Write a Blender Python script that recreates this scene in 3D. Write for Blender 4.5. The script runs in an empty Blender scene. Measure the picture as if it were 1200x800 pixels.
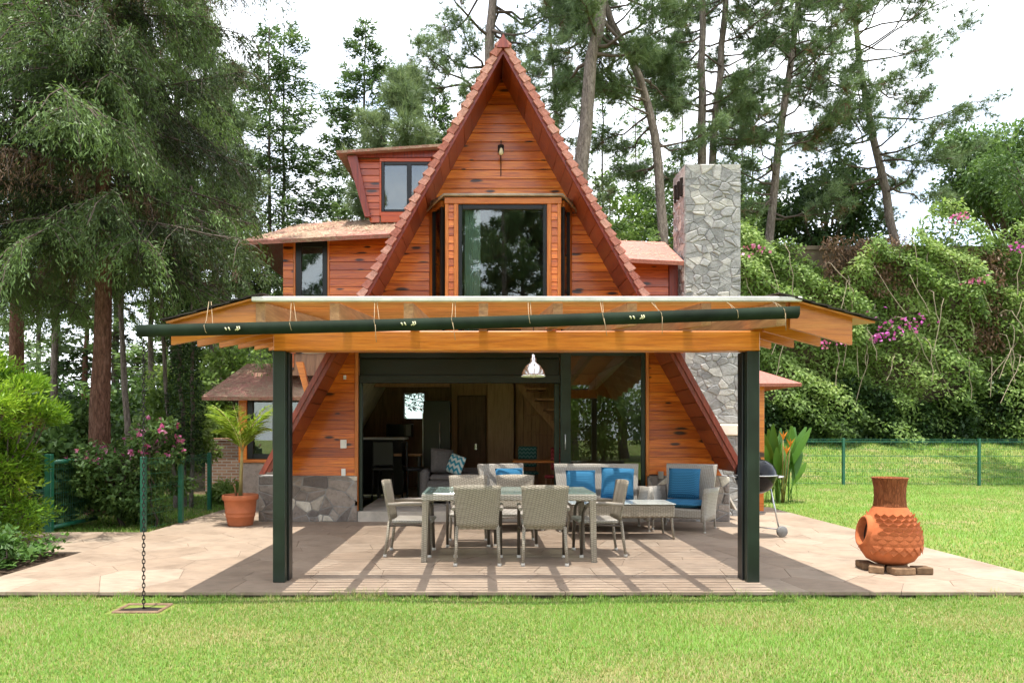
import bpy, bmesh, math, random
import numpy as np
from mathutils import Vector, Matrix

scene = bpy.context.scene
col = scene.collection
random.seed(7)
RNG = np.random.default_rng(7)

# ---------------------------------------------------------------- camera, sky, sun, exposure
FP, VX, VY, CH = 820.0, 562.0, 507.0, 1.45          # focal length and vanishing point (photo pixels), eye height
cam_d = bpy.data.cameras.new('camera')
cam = bpy.data.objects.new('camera', cam_d); col.objects.link(cam)
cam.location = (0, 0, CH); cam.rotation_euler = (math.pi / 2, 0, 0)
cam_d.sensor_width = 36; cam_d.lens = 36 * FP / 1200
cam_d.shift_x = (600 - VX) / 1200; cam_d.shift_y = (VY - 400) / 1200
cam_d.clip_start = 0.05; cam_d.clip_end = 2000
scene.camera = cam

SUN_DIR = Vector((0.035, 0.085, -1.0)).normalized()  # travel direction: the sun stands almost overhead
w = bpy.data.worlds.new('World'); scene.world = w; w.use_nodes = True
nt = w.node_tree; nt.nodes.clear()
o_ = nt.nodes.new('ShaderNodeOutputWorld'); bg = nt.nodes.new('ShaderNodeBackground')
sky = nt.nodes.new('ShaderNodeTexSky'); sky.sky_type = 'NISHITA'; sky.sun_disc = False
sky.sun_elevation = math.asin(-SUN_DIR.z); sky.sun_rotation = math.radians(180)
tc = nt.nodes.new('ShaderNodeTexCoord'); mp = nt.nodes.new('ShaderNodeMapping'); mp.inputs['Scale'].default_value = (1, 1, 2.2)
nz = nt.nodes.new('ShaderNodeTexNoise'); nz.inputs['Scale'].default_value = 2.6; nz.inputs['Detail'].default_value = 7; nz.inputs['Roughness'].default_value = .55
rp = nt.nodes.new('ShaderNodeValToRGB'); rp.color_ramp.elements[0].position = .36; rp.color_ramp.elements[0].color = (.38, .38, .38, 1)
rp.color_ramp.elements[1].position = .56; rp.color_ramp.elements[1].color = (1, 1, 1, 1)
mx = nt.nodes.new('ShaderNodeMixRGB'); mx.inputs['Color2'].default_value = (5.6, 5.8, 6.1, 1)
nt.links.new(tc.outputs['Generated'], mp.inputs['Vector']); nt.links.new(mp.outputs['Vector'], nz.inputs['Vector'])
nt.links.new(nz.outputs['Fac'], rp.inputs['Fac']); nt.links.new(rp.outputs['Color'], mx.inputs['Fac'])
nt.links.new(sky.outputs['Color'], mx.inputs['Color1']); nt.links.new(mx.outputs['Color'], bg.inputs['Color'])
bg.inputs['Strength'].default_value = 0.12
nt.links.new(bg.outputs['Background'], o_.inputs['Surface'])

sd = bpy.data.lights.new('sun', 'SUN'); sd.energy = 2.05; sd.angle = math.radians(.25); sd.color = (1, .955, .88)
so = bpy.data.objects.new('sun', sd); col.objects.link(so); so.location = (0, -3, 40)
so.rotation_euler = SUN_DIR.to_track_quat('-Z', 'Y').to_euler()

vs = scene.view_settings
vs.view_transform = 'Standard'; vs.look = 'None'; vs.gamma = 1; vs.exposure = 2.0; vs.use_curve_mapping = False

# ---------------------------------------------------------------- helpers
def P(x, y, Y): return Vector(((x - VX) * Y / FP, Y, CH + (VY - y) * Y / FP))
def tag(o, label=None, cat=None, group=None, kind=None):
    if label: o['label'] = label
    if cat: o['category'] = cat
    if group: o['group'] = group
    if kind: o['kind'] = kind
    return o
def empty(name, loc=(0, 0, 0), rz=0, parent=None):
    o = bpy.data.objects.new(name, None); col.objects.link(o); o.location = loc; o.rotation_euler = (0, 0, rz)
    o.empty_display_size = .1
    if parent: o.parent = parent
    return o
def copy_tree(o, parent=None):
    c = o.copy(); col.objects.link(c); c.parent = parent
    for ch in list(o.children): copy_tree(ch, c)
    return c
def mobj(name, me, mat, parent=None):
    if mat is not None and not me.materials: me.materials.append(mat)
    o = bpy.data.objects.new(name, me); col.objects.link(o)
    if parent: o.parent = parent
    return o

class MB:
    """collects polygons, links them as one mesh object"""
    def __init__(s): s.v = []; s.f = []; s.sm = []
    def add(s, vs, fs, smooth=False):
        b = len(s.v); s.v.extend([tuple(v) for v in vs]); s.f.extend([tuple(b + i for i in f) for f in fs]); s.sm.extend([smooth] * len(fs)); return s
    def box(s, x0, x1, y0, y1, z0, z1, M=None):
        vs = [Vector(p) for p in ((x0,y0,z0),(x1,y0,z0),(x1,y1,z0),(x0,y1,z0),(x0,y0,z1),(x1,y0,z1),(x1,y1,z1),(x0,y1,z1))]
        if M is not None: vs = [M @ v for v in vs]
        return s.add(vs, ((0,3,2,1),(4,5,6,7),(0,1,5,4),(1,2,6,5),(2,3,7,6),(3,0,4,7)))
    def bbox(s, x0, x1, y0, y1, z0, z1, b=.006, M=None):
        """box with chamfered edges"""
        b = min(b, (x1-x0)*.45, (y1-y0)*.45, (z1-z0)*.45)
        bm = bmesh.new(); bmesh.ops.create_cube(bm, size=1)
        for v in bm.verts: v.co = Vector(((x0+x1)/2 + v.co.x*(x1-x0), (y0+y1)/2 + v.co.y*(y1-y0), (z0+z1)/2 + v.co.z*(z1-z0)))
        bmesh.ops.bevel(bm, geom=bm.edges[:], offset=b, segments=1, affect='EDGES')
        bm.verts.index_update()
        vs = [v.co.copy() for v in bm.verts]; fs = [[v.index for v in f.verts] for f in bm.faces]; bm.free()
        if M is not None: vs = [M @ v for v in vs]
        return s.add(vs, fs)
    def tube(s, pts, r, n=8, caps=True, smooth=True):
        pts = [Vector(p) for p in pts]; m = len(pts); rs = r if isinstance(r, (list, tuple)) else [r] * m
        vs = []; up = None
        for i, p in enumerate(pts):
            d = (pts[min(i+1, m-1)] - pts[max(i-1, 0)]).normalized()
            if up is None:
                up = Vector((0, 0, 1)) if abs(d.z) < .9 else Vector((0, 1, 0))
            a = up - d * up.dot(d)
            if a.length < 1e-4: a = Vector((1, 0, 0)) - d * d.x
            a.normalize(); up = a; b = d.cross(a)
            for k in range(n):
                t = 2 * math.pi * k / n; vs.append(p + (a * math.cos(t) + b * math.sin(t)) * rs[i])
        fs = [(i*n + k, i*n + (k+1) % n, (i+1)*n + (k+1) % n, (i+1)*n + k) for i in range(m-1) for k in range(n)]
        b0 = len(s.v); s.add(vs, fs, smooth)
        if caps:
            s.f.append(tuple(b0 + k for k in reversed(range(n)))); s.f.append(tuple(b0 + (m-1)*n + k for k in range(n))); s.sm.extend([False, False])
        return s
    def lathe(s, prof, n=28, c=(0, 0, 0), smooth=True):
        c = Vector(c); vs = []
        for (r, z) in prof:
            for k in range(n):
                t = 2 * math.pi * k / n; vs.append(c + Vector((r * math.cos(t), r * math.sin(t), z)))
        m = len(prof)
        return s.add(vs, [(i*n + k, i*n + (k+1) % n, (i+1)*n + (k+1) % n, (i+1)*n + k) for i in range(m-1) for k in range(n)], smooth)
    def prism(s, poly, y0, y1, yf=None):
        """polygon in XZ (counter-clockwise seen from -Y), extruded along Y; yf(x,z) may bend the front face"""
        n = len(poly)
        vs = [(x, (yf(x, z) if yf else y0), z) for x, z in poly] + [(x, y1, z) for x, z in poly]
        fs = [tuple(range(n)), tuple(reversed(range(n, 2*n)))] + [(i, n + i, n + (i+1) % n, (i+1) % n) for i in range(n)]
        return s.add(vs, fs)
    def slab(s, quad, t):
        """quad of 4 points (counter-clockwise from above) thickened downward"""
        q = [Vector(p) for p in quad]; nn = (q[1]-q[0]).cross(q[3]-q[0]).normalized(); lo = [p - nn * t for p in q]
        return s.add(q + lo, ((0,1,2,3),(7,6,5,4),(0,4,5,1),(1,5,6,2),(2,6,7,3),(3,7,4,0)))
    def mesh(s, name):
        me = bpy.data.meshes.new(name); me.from_pydata(s.v, [], s.f); me.polygons.foreach_set('use_smooth', s.sm); me.update(); return me
    def build(s, name, mat, parent=None): return mobj(name, s.mesh(name), mat, parent)

def box(name, mat, parent, x0, x1, y0, y1, z0, z1, b=.0, M=None):
    m = MB()
    if b: m.bbox(x0, x1, y0, y1, z0, z1, b, M)
    else: m.box(x0, x1, y0, y1, z0, z1, M)
    return m.build(name, mat, parent)

def clip(poly, a, b, c):
    """keep the part of a polygon with a*x + b*y <= c"""
    out = []; n = len(poly)
    for i in range(n):
        p, q = poly[i], poly[(i+1) % n]; dp = a*p[0] + b*p[1] - c; dq = a*q[0] + b*q[1] - c
        if dp <= 0: out.append(p)
        if (dp < 0 < dq) or (dq < 0 < dp):
            t = dp / (dp - dq); out.append((p[0] + (q[0]-p[0])*t, p[1] + (q[1]-p[1])*t))
    return out
def voronoi(x0, x1, y0, y1, n, seed, relax=1, aspect=1.0):
    r = np.random.default_rng(seed); S = np.column_stack([r.uniform(x0, x1, n), r.uniform(y0, y1, n)])
    cells = []
    for it in range(relax + 1):
        cells = []
        for i in range(n):
            d = S - S[i]; o = np.argsort((d[:, 0]*1)**2 + (d[:, 1]*aspect)**2)[1:26]
            poly = [(x0, y0), (x1, y0), (x1, y1), (x0, y1)]
            for j in o:
                a, b = d[j][0], d[j][1]*aspect*aspect
                poly = clip(poly, a, b, a*(S[i][0]+S[j][0])/2 + b*(S[i][1]+S[j][1])/2)
                if len(poly) < 3: break
            cells.append(poly)
        if it < relax:
            for i, c in enumerate(cells):
                if len(c) >= 3: S[i] = np.mean(c, axis=0)
    return [c for c in cells if len(c) >= 3]
def shrink(poly, g):
    """inset a convex polygon by g"""
    n = len(poly); out = list(poly)
    for i in range(n):
        p, q = poly[i], poly[(i+1) % n]; ex, ey = q[0]-p[0], q[1]-p[1]; L = math.hypot(ex, ey)
        if L < 1e-6: continue
        nx, ny = ey/L, -ex/L
        out = clip(out, nx, ny, nx*p[0] + ny*p[1] - g)
        if len(out) < 3: return []
    o2 = [out[0]]
    for p in out[1:]:
        if math.hypot(p[0]-o2[-1][0], p[1]-o2[-1][1]) > .008: o2.append(p)
    return o2 if len(o2) >= 3 else []
def dedupe_close(poly): return poly

def npmesh(name, V, F, mat, parent=None, tint=None, smooth=False):
    """fast mesh from numpy arrays; tint is one number per vertex"""
    V = np.asarray(V, dtype=np.float32); F = np.asarray(F, dtype=np.int32); m, k = F.shape
    me = bpy.data.meshes.new(name); me.vertices.add(len(V)); me.vertices.foreach_set('co', V.ravel())
    me.loops.add(m*k); me.loops.foreach_set('vertex_index', F.ravel())
    me.polygons.add(m); me.polygons.foreach_set('loop_start', np.arange(0, m*k, k, dtype=np.int32)); me.polygons.foreach_set('loop_total', np.full(m, k, dtype=np.int32))
    if smooth: me.polygons.foreach_set('use_smooth', np.ones(m, dtype=bool))
    if tint is not None:
        a = me.attributes.new('tint', 'FLOAT', 'POINT'); a.data.foreach_set('value', np.asarray(tint, dtype=np.float32))
    me.update(calc_edges=True)
    return mobj(name, me, mat, parent)

# ---------------------------------------------------------------- materials
MATS = {}
def newmat(name):
    m = bpy.data.materials.new(name); m.use_nodes = True; t = m.node_tree; t.nodes.clear()
    out = t.nodes.new('ShaderNodeOutputMaterial'); MATS[name] = m; return m, t, out
def N(t, kind, **kw):
    n = t.nodes.new('ShaderNode' + kind)
    for k, v in kw.items():
        if k in n.inputs: n.inputs[k].default_value = v
        else: setattr(n, k, v)
    return n
def L(t, a, b): t.links.new(a, b)
def math_(t, op, a, b=None):
    n = t.nodes.new('ShaderNodeMath'); n.operation = op
    for i, v in enumerate((a, b)):
        if v is None: continue
        if isinstance(v, (int, float)): n.inputs[i].default_value = v
        else: L(t, v, n.inputs[i])
    return n.outputs[0]
def mapped(t, src, scale, rot=(0, 0, 0)):
    m = N(t, 'Mapping'); m.inputs['Scale'].default_value = scale; m.inputs['Rotation'].default_value = rot; L(t, src, m.inputs['Vector']); return m.outputs['Vector']
def ramp(t, fac, stops):
    r = N(t, 'ValToRGB'); e = r.color_ramp.elements
    while len(e) > 1: e.remove(e[-1])
    for i, (p, c) in enumerate(stops):
        if i == 0: el = e[0]; el.position = p
        else: el = e.new(p)
        el.color = (*c, 1) if len(c) == 3 else c
    L(t, fac, r.inputs['Fac']); return r.outputs['Color']
def mix(t, f, a, b, mode='MIX'):
    n = N(t, 'MixRGB', blend_type=mode)
    for s, v in ((n.inputs['Fac'], f), (n.inputs['Color1'], a), (n.inputs['Color2'], b)):
        if isinstance(v, (int, float)): s.default_value = v
        elif isinstance(v, tuple): s.default_value = (*v, 1)
        else: L(t, v, s)
    return n.outputs['Color']
def noise(t, vec, scale, detail=4, rough=.55):
    n = N(t, 'TexNoise', Scale=scale, Detail=detail, Roughness=rough); L(t, vec, n.inputs['Vector']); return n.outputs['Fac']
def principled(t, out, colour, rough=.6, bump=None, bstr=.3, bdist=.01, spec=.4, metal=0, coat=0):
    p = N(t, 'BsdfPrincipled'); p.inputs['Metallic'].default_value = metal; p.inputs['Specular IOR Level'].default_value = spec
    p.inputs['Coat Weight'].default_value = coat; p.inputs['Coat Roughness'].default_value = .18
    for s, v in ((p.inputs['Base Color'], colour), (p.inputs['Roughness'], rough)):
        if isinstance(v, (int, float)): s.default_value = v
        elif isinstance(v, tuple): s.default_value = (*v, 1)
        else: L(t, v, s)
    if bump is not None:
        b = N(t, 'Bump'); b.inputs['Strength'].default_value = bstr; b.inputs['Distance'].default_value = bdist; L(t, bump, b.inputs['Height']); L(t, b.outputs['Normal'], p.inputs['Normal'])
    L(t, p.outputs['BSDF'], out.inputs['Surface']); return p
def pos(t): return N(t, 'NewGeometry').outputs['Position']
def objc(t): return N(t, 'TexCoord').outputs['Object']
def rnd(t): return N(t, 'ObjectInfo').outputs['Random']

def plain(name, c, rough=.6, var=.18, scale=6, spec=.4, metal=0, coat=0, bump=.15, world=False, rv=0.0):
    """slightly mottled colour with fine relief"""
    m, t, out = newmat(name); v = pos(t) if world else objc(t)
    n = noise(t, v, scale, 5); lo = tuple(x*(1-var) for x in c); hi = tuple(min(1, x*(1+var)) for x in c)
    cc = ramp(t, n, [(.3, lo), (.7, hi)])
    if rv:
        k = math_(t, 'ADD', math_(t, 'MULTIPLY', rnd(t), 2*rv), 1-rv); h = N(t, 'HueSaturation'); L(t, k, h.inputs['Value']); L(t, cc, h.inputs['Color']); cc = h.outputs['Color']
    r = math_(t, 'ADD', math_(t, 'MULTIPLY', n, .2), rough-.1)
    principled(t, out, cc, r, noise(t, v, scale*9, 3), bump, .004, spec, metal, coat); return m

def wood(name, dark, mid, light, axis='X', rough=.38, coat=.25, knots=True, rspread=1.0, knot_scale=1.0, wear=None):
    m, t, out = newmat(name); p = pos(t); r = rnd(t)
    off = N(t, 'CombineXYZ'); k = math_(t, 'MULTIPLY', r, 37.0)
    for i in range(3): L(t, k, off.inputs[i])
    v = N(t, 'VectorMath', operation='ADD'); L(t, p, v.inputs[0]); L(t, off.outputs[0], v.inputs[1]); v = v.outputs[0]
    sc = {'X': (.9, 9, 16), 'Y': (9, .9, 16), 'Z': (12, 12, .9)}[axis]
    g = noise(t, mapped(t, v, sc), 2.2, 6, .6)
    fine = noise(t, mapped(t, v, tuple(s*3.2 for s in sc)), 3, 3, .6)
    base = ramp(t, g, [(.3, dark), (.5, mid), (.72, light)])
    rr = ramp(t, r, [(0, tuple(1-(.42*rspread)*f for f in (.85, 1.05, 1.1))), (.55, (1, 1, 1)), (1, tuple(1+(.22*rspread)*f for f in (.6, 1.1, 1.0)))])
    base = mix(t, 1.0, base, rr, 'MULTIPLY')
    base = mix(t, .45, base, ramp(t, fine, [(.25, (.55, .5, .45)), (.6, (1, 1, 1))]), 'MULTIPLY')
    if knots:
        ks = {'X': (1.5, 1, 5.2), 'Y': (1, 1.5, 5.2), 'Z': (5.2, 5.2, 1.5)}[axis]
        dist = N(t, 'TexNoise', Scale=5.0, Detail=3); L(t, v, dist.inputs['Vector'])
        sv = N(t, 'SeparateXYZ'); L(t, mapped(t, v, tuple(s*knot_scale for s in ks)), sv.inputs[0]); cv2 = N(t, 'CombineXYZ'); L(t, sv.outputs[{'X': 0, 'Y': 1, 'Z': 2}[axis]], cv2.inputs[0]); L(t, sv.outputs[{'X': 2, 'Y': 2, 'Z': 0}[axis]], cv2.inputs[1])
        vv = mix(t, .10, cv2.outputs[0], dist.outputs['Color'], 'ADD')
        vo = N(t, 'TexVoronoi', feature='F1', Scale=1.15, Randomness=1, voronoi_dimensions='2D'); L(t, vv, vo.inputs['Vector'])
        sep = N(t, 'SeparateColor'); L(t, vo.outputs['Color'], sep.inputs[0])
        keep = math_(t, 'GREATER_THAN', sep.outputs[0], .5)
        rad = math_(t, 'ADD', math_(t, 'MULTIPLY', sep.outputs[1], .13), .07)
        f = math_(t, 'DIVIDE', vo.outputs['Distance'], rad)
        kk = math_(t, 'MULTIPLY', math_(t, 'SUBTRACT', 1.0, N_smooth(t, f, .55, 1.35)), keep)
        base = mix(t, math_(t, 'MULTIPLY', kk, .95), base, (.018, .007, .004))
    if wear:
        wn = noise(t, p, 1.3, 6, .65); base = mix(t, ramp(t, wn, [(.5, (0, 0, 0)), (.7, (.75, .75, .75))]), base, wear)
    principled(t, out, base, math_(t, 'ADD', math_(t, 'MULTIPLY', g, .25), rough-.12), fine, .25, .003, .45, 0, coat)
    return m
def N_smooth(t, x, a, b):
    n = N(t, 'MapRange', interpolation_type='SMOOTHSTEP'); n.inputs['From Min'].default_value = a; n.inputs['From Max'].default_value = b; L(t, x, n.inputs['Value']); return n.outputs['Result']

def leaf(name, dark, mid, light, trans=.35, rough=.5):
    m, t, out = newmat(name); a = N(t, 'Attribute', attribute_name='tint', attribute_type='GEOMETRY')
    c = ramp(t, a.outputs['Fac'], [(0, dark), (.5, mid), (1, light)])
    p = N(t, 'BsdfPrincipled'); p.inputs['Roughness'].default_value = rough; p.inputs['Specular IOR Level'].default_value = .3; L(t, c, p.inputs['Base Color'])
    tr = N(t, 'BsdfTranslucent'); L(t, mix(t, .5, c, (1.0, 1.0, .45), 'MULTIPLY'), tr.inputs['Color'])
    ms = N(t, 'MixShader'); ms.inputs[0].default_value = trans; L(t, p.outputs[0], ms.inputs[1]); L(t, tr.outputs[0], ms.inputs[2]); L(t, ms.outputs[0], out.inputs['Surface']); return m

def glass(name, tint=(.75, .82, .8), ior=1.7, rough=.0):
    m, t, out = newmat(name); fr = N(t, 'Fresnel'); fr.inputs['IOR'].default_value = ior
    g = N(t, 'BsdfGlossy'); g.inputs['Roughness'].default_value = rough; g.inputs['Color'].default_value = (.95, .97, 1, 1)
    tr = N(t, 'BsdfTransparent'); tr.inputs['Color'].default_value = (*tint, 1)
    # faint waviness of the pane
    b = N(t, 'Bump'); b.inputs['Strength'].default_value = .02; b.inputs['Distance'].default_value = .01; L(t, noise(t, pos(t), 1.6, 2), b.inputs['Height']); L(t, b.outputs[0], g.inputs['Normal'])
    ms = N(t, 'MixShader'); L(t, math_(t, 'MINIMUM', math_(t, 'MULTIPLY', fr.outputs[0], 1.35), 1.0), ms.inputs[0]); L(t, tr.outputs[0], ms.inputs[1]); L(t, g.outputs[0], ms.inputs[2]); L(t, ms.outputs[0], out.inputs['Surface']); return m

OR_D, OR_M, OR_L = (.30, .055, .006), (.63, .148, .011), (.74, .245, .024)
M_siding = wood('varnished pine siding', OR_D, OR_M, OR_L, 'X')
M_sidingred = wood('red orange siding', (.22, .035, .008), (.42, .075, .013), (.52, .12, .02), 'X')
M_sidingY = wood('varnished pine siding side', OR_D, OR_M, OR_L, 'Y')
M_trimZ = wood('varnished pine trim', (.36, .1, .02), (.54, .165, .03), (.64, .23, .05), 'Z', knots=False, rspread=.3)
M_trimX = wood('varnished pine rail', (.36, .1, .02), (.54, .165, .03), (.64, .23, .05), 'X', knots=False, rspread=.3)
M_beam = wood('honey pine beam', (.46, .125, .018), (.66, .20, .023), (.74, .28, .045), 'X', knot_scale=.55, rspread=.3)
M_joist = wood('honey pine joist', (.44, .13, .022), (.63, .205, .030), (.72, .29, .055), 'X', knots=False, rspread=.5)
M_rafter = wood('weathered pine rafter', (.26, .13, .06), (.40, .20, .085), (.52, .29, .13), 'Y', knots=False, rspread=.4, coat=0, rough=.6)
M_slat = wood('pine slat', (.48, .17, .035), (.64, .25, .05), (.72, .34, .09), 'X', knots=False, rspread=.5, coat=0, rough=.55)
M_red = wood('red stained board', (.12, .018, .010), (.21, .03, .015), (.28, .05, .022), 'Z', knots=False, rspread=.5, rough=.45)
M_soffit = wood('red brown soffit board', (.15, .026, .010), (.27, .05, .017), (.36, .09, .026), 'Z', knots=False, rspread=1.0, rough=.45)
M_darkwood = wood('dark interior wood', (.16, .08, .042), (.25, .13, .07), (.33, .185, .10), 'Z', knots=False, rspread=.5, rough=.5, coat=.1)
M_ply = wood('plywood door', (.50, .30, .15), (.62, .40, .21), (.70, .47, .26), 'Z', knots=False, rspread=.2, rough=.5, coat=.1)
M_brownboard = wood('brown wall board', (.36, .18, .085), (.50, .27, .13), (.58, .34, .17), 'Z', knots=False, rspread=.4, rough=.5, coat=.1)
M_green = plain('dark green painted steel', (.012, .022, .014), .42, .4, 3, .4, 0, .05, .1)
M_gutter = plain('dark green gutter', (.013, .022, .013), .75, .5, 3, .12, 0, 0, .1)
M_black = plain('black frame', (.010, .011, .011), .35, .15, 8)
M_fence = plain('green fence paint', (.012, .11, .06), .4, .2, 5, .5)
M_concrete = plain('concrete', (.46, .42, .36), .85, .22, 5, .2, bump=.4, world=True)
M_mortar = plain('grey mortar', (.30, .29, .275), .95, .25, 12, .1, bump=.7, world=True)
M_white = plain('white plastic', (.75, .74, .70), .45, .05, 5)
M_cream = plain('cream plaster', (.68, .62, .53), .85, .2, 3, .2, world=True)
M_bark = None
def bark(name, dark, mid, light, sc=1.0):
    m, t, out = newmat(name); p = pos(t)
    n = noise(t, mapped(t, p, (7*sc, 7*sc, 1.6*sc)), 2.2, 8, .68)
    v = N(t, 'TexVoronoi', feature='DISTANCE_TO_EDGE', Scale=1.6); dn_ = N(t, 'TexNoise', Scale=6.0, Detail=4); L(t, p, dn_.inputs['Vector']); L(t, mix(t, .35, mapped(t, p, (9*sc, 9*sc, 1.7*sc)), dn_.outputs['Color'], 'ADD'), v.inputs['Vector'])
    c = ramp(t, n, [(.3, dark), (.5, mid), (.7, light)])
    n2 = noise(t, mapped(t, p, (26*sc, 26*sc, 5*sc)), 2, 5, .7); c = mix(t, .6, c, ramp(t, n2, [(.35, (.4, .4, .4)), (.6, (1.15, 1.15, 1.15))]), 'MULTIPLY')
    c = mix(t, math_(t, 'MULTIPLY', math_(t, 'SUBTRACT', 1.0, N_smooth(t, v.outputs['Distance'], .0, .10)), .45), c, tuple(x*.5 for x in dark))
    principled(t, out, c, .9, math_(t, 'ADD', n2, v.outputs['Distance']), .9, .04, .15); return m
M_bark = bark('grey pine bark', (.11, .085, .07), (.23, .185, .155), (.36, .30, .255))
M_barkred = bark('reddish cypress bark', (.09, .045, .03), (.20, .10, .065), (.30, .17, .12), 1.3)
M_barkdark = bark('dark bark', (.05, .04, .032), (.10, .08, .065), (.17, .14, .115))
M_twig = plain('twig bark', (.11, .085, .07), .9, .3, 8, .1, world=True)

def stone_mat(name, stops, vein=.5):
    m, t, out = newmat(name); p = pos(t); r = rnd(t)
    c = ramp(t, r, stops)
    n = noise(t, p, 9, 7, .65); c = mix(t, .75, c, ramp(t, n, [(.25, (.45, .43, .42)), (.5, (.95, .95, .93)), (.75, (1.25, 1.22, 1.18))]), 'MULTIPLY')
    n2 = noise(t, p, 34, 4, .7)
    principled(t, out, c, .82, math_(t, 'ADD', n, math_(t, 'MULTIPLY', n2, .5)), .8, .03, .25); return m
M_stone = stone_mat('grey chimney stone', [(0, (.22, .22, .22)), (.3, (.27, .27, .265)), (.6, (.31, .31, .305)), (.85, (.35, .345, .33)), (1, (.45, .435, .40))])
M_plinth = stone_mat('plinth stone', [(0, (.15, .13, .12)), (.4, (.27, .23, .20)), (.68, (.34, .29, .25)), (.82, (.60, .55, .46)), (1, (.66, .62, .54))])

def paving_mat():
    m, t, out = newmat('rose beige paving'); p = pos(t); r = rnd(t)
    c = ramp(t, r, [(0, (.265, .203, .149)), (.35, (.29, .225, .167)), (.7, (.305, .24, .18)), (1, (.325, .262, .2))])
    n = noise(t, p, 2.3, 8, .65); n2 = noise(t, mapped(t, p, (2.2, 8, 1), (0, 0, .5)), 3, 6, .6)
    c = mix(t, .7, c, ramp(t, n, [(.28, (.60, .57, .55)), (.5, (.98, .97, .96)), (.72, (1.18, 1.14, 1.1))]), 'MULTIPLY')
    c = mix(t, .5, c, ramp(t, n2, [(.3, (.58, .52, .48)), (.6, (1.06, 1.03, 1.0))]), 'MULTIPLY')
    principled(t, out, c, math_(t, 'ADD', math_(t, 'MULTIPLY', n2, .25), .5), math_(t, 'ADD', n2, math_(t, 'MULTIPLY', noise(t, p, 25, 4), .3)), .5, .012, .3); return m
M_paving = paving_mat()
M_joint = plain('paving joint', (.22, .17, .135), .95, .2, 8, .1, world=True)

def shingle_mat(name, a, b, c, litter=None):
    m, t, out = newmat(name); p = pos(t); r = rnd(t)
    base = ramp(t, r, [(0, a), (.5, b), (1, c)])
    n = noise(t, p, 28, 5, .7); base = mix(t, .8, base, ramp(t, n, [(.3, (.6, .55, .55)), (.6, (1.1, 1.1, 1.1))]), 'MULTIPLY')
    h = n
    if litter:
        l = noise(t, mapped(t, p, (1, 1.4, 1.4)), 13, 6, .8); l2 = noise(t, p, 1.1, 3)
        f = N_smooth(t, math_(t, 'ADD', l, math_(t, 'MULTIPLY', math_(t, 'SUBTRACT', l2, .5), .5)), .44, .56)
        base = mix(t, f, base, ramp(t, noise(t, p, 60, 3, .8), [(.3, (.20, .125, .08)), (.6, (.46, .34, .24))]))
        h = math_(t, 'ADD', n, f)
    principled(t, out, base, .88, h, .7, .02, .15); return m
M_shingle = shingle_mat('red roof shingle', (.33, .12, .09), (.45, .20, .155), (.52, .28, .22))
M_roof = shingle_mat('red shingle roof with needle litter', (.40, .18, .14), (.44, .21, .17), (.46, .23, .18), True)
M_roofplain = shingle_mat('red shingle roof', (.38, .15, .12), (.42, .18, .14), (.45, .20, .16))
M_shingledark = shingle_mat('dark shingle', (.035, .03, .028), (.05, .042, .038), (.07, .06, .05))

def wicker(name, a, b, sx=30, sz=48):
    m, t, out = newmat(name); p = objc(t); nrm = N(t, 'NewGeometry')
    # over-and-under weave made from two crossing waves
    s = N(t, 'SeparateXYZ'); L(t, p, s.inputs[0])
    u = math_(t, 'ADD', s.outputs[0], s.outputs[1])
    colm = math_(t, 'MODULO', math_(t, 'FLOOR', math_(t, 'ADD', math_(t, 'MULTIPLY', u, sx), 1000.0)), 2.0)
    wz = math_(t, 'ABSOLUTE', math_(t, 'SINE', math_(t, 'MULTIPLY', math_(t, 'ADD', math_(t, 'MULTIPLY', math_(t, 'ADD', s.outputs[2], math_(t, 'MULTIPLY', s.outputs[1], .37)), sz), math_(t, 'MULTIPLY', colm, .5)), math.pi)))
    wx = math_(t, 'ABSOLUTE', math_(t, 'SINE', math_(t, 'MULTIPLY', u, sx*math.pi)))
    h = math_(t, 'MULTIPLY', math_(t, 'POWER', wz, .6), math_(t, 'ADD', math_(t, 'MULTIPLY', math_(t, 'POWER', wx, .5), .6), .4))
    n = noise(t, mapped(t, p, (3, 3, 40)), 3, 4)
    c = ramp(t, math_(t, 'ADD', math_(t, 'MULTIPLY', h, .45), math_(t, 'MULTIPLY', n, .4)), [(.0, tuple(x*.35 for x in a)), (.3, a), (.62, b)])
    principled(t, out, c, .55, h, .6, .006, .35); return m
M_wicker = wicker('taupe wicker', (.175, .148, .108), (.335, .295, .232))
M_wickergrey = wicker('grey wicker', (.24, .215, .18), (.43, .40, .35))
M_wickerarm = plain('taupe resin', (.28, .245, .20), .45, .12, 9)
M_darkleg = plain('dark resin leg', (.075, .058, .042), .45, .15, 9)
M_cap = plain('white rubber foot', (.7, .68, .62), .6, .05, 8)

def fabric(name, a, b, k=75):
    m, t, out = newmat(name); p = objc(t); s = N(t, 'SeparateXYZ'); L(t, p, s.inputs[0])
    z = math_(t, 'MULTIPLY', s.outputs[2], k); zz = math_(t, 'PINGPONG', math_(t, 'MULTIPLY', s.outputs[0], k), 1.0)
    f = math_(t, 'PINGPONG', math_(t, 'ADD', z, math_(t, 'ADD', math_(t, 'MULTIPLY', zz, 1.0), math_(t, 'MULTIPLY', s.outputs[1], k*.7))), 1.0)
    c = mix(t, N_smooth(t, f, .3, .7), a, b)
    principled(t, out, c, .85, math_(t, 'ADD', f, math_(t, 'MULTIPLY', noise(t, p, 7, 3), 3.0)), .35, .006, .2); return m
M_header = plain('blackish green steel', (.006, .010, .007), .4, .3, 3, .4)
M_blue = fabric('blue zigzag fabric', (.012, .075, .17), (.045, .20, .34))
M_teal = fabric('teal print fabric', (.02, .12, .11), (.16, .30, .27), 25)
M_redfab = fabric('red print fabric', (.16, .012, .015), (.33, .06, .06), 25)
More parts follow.
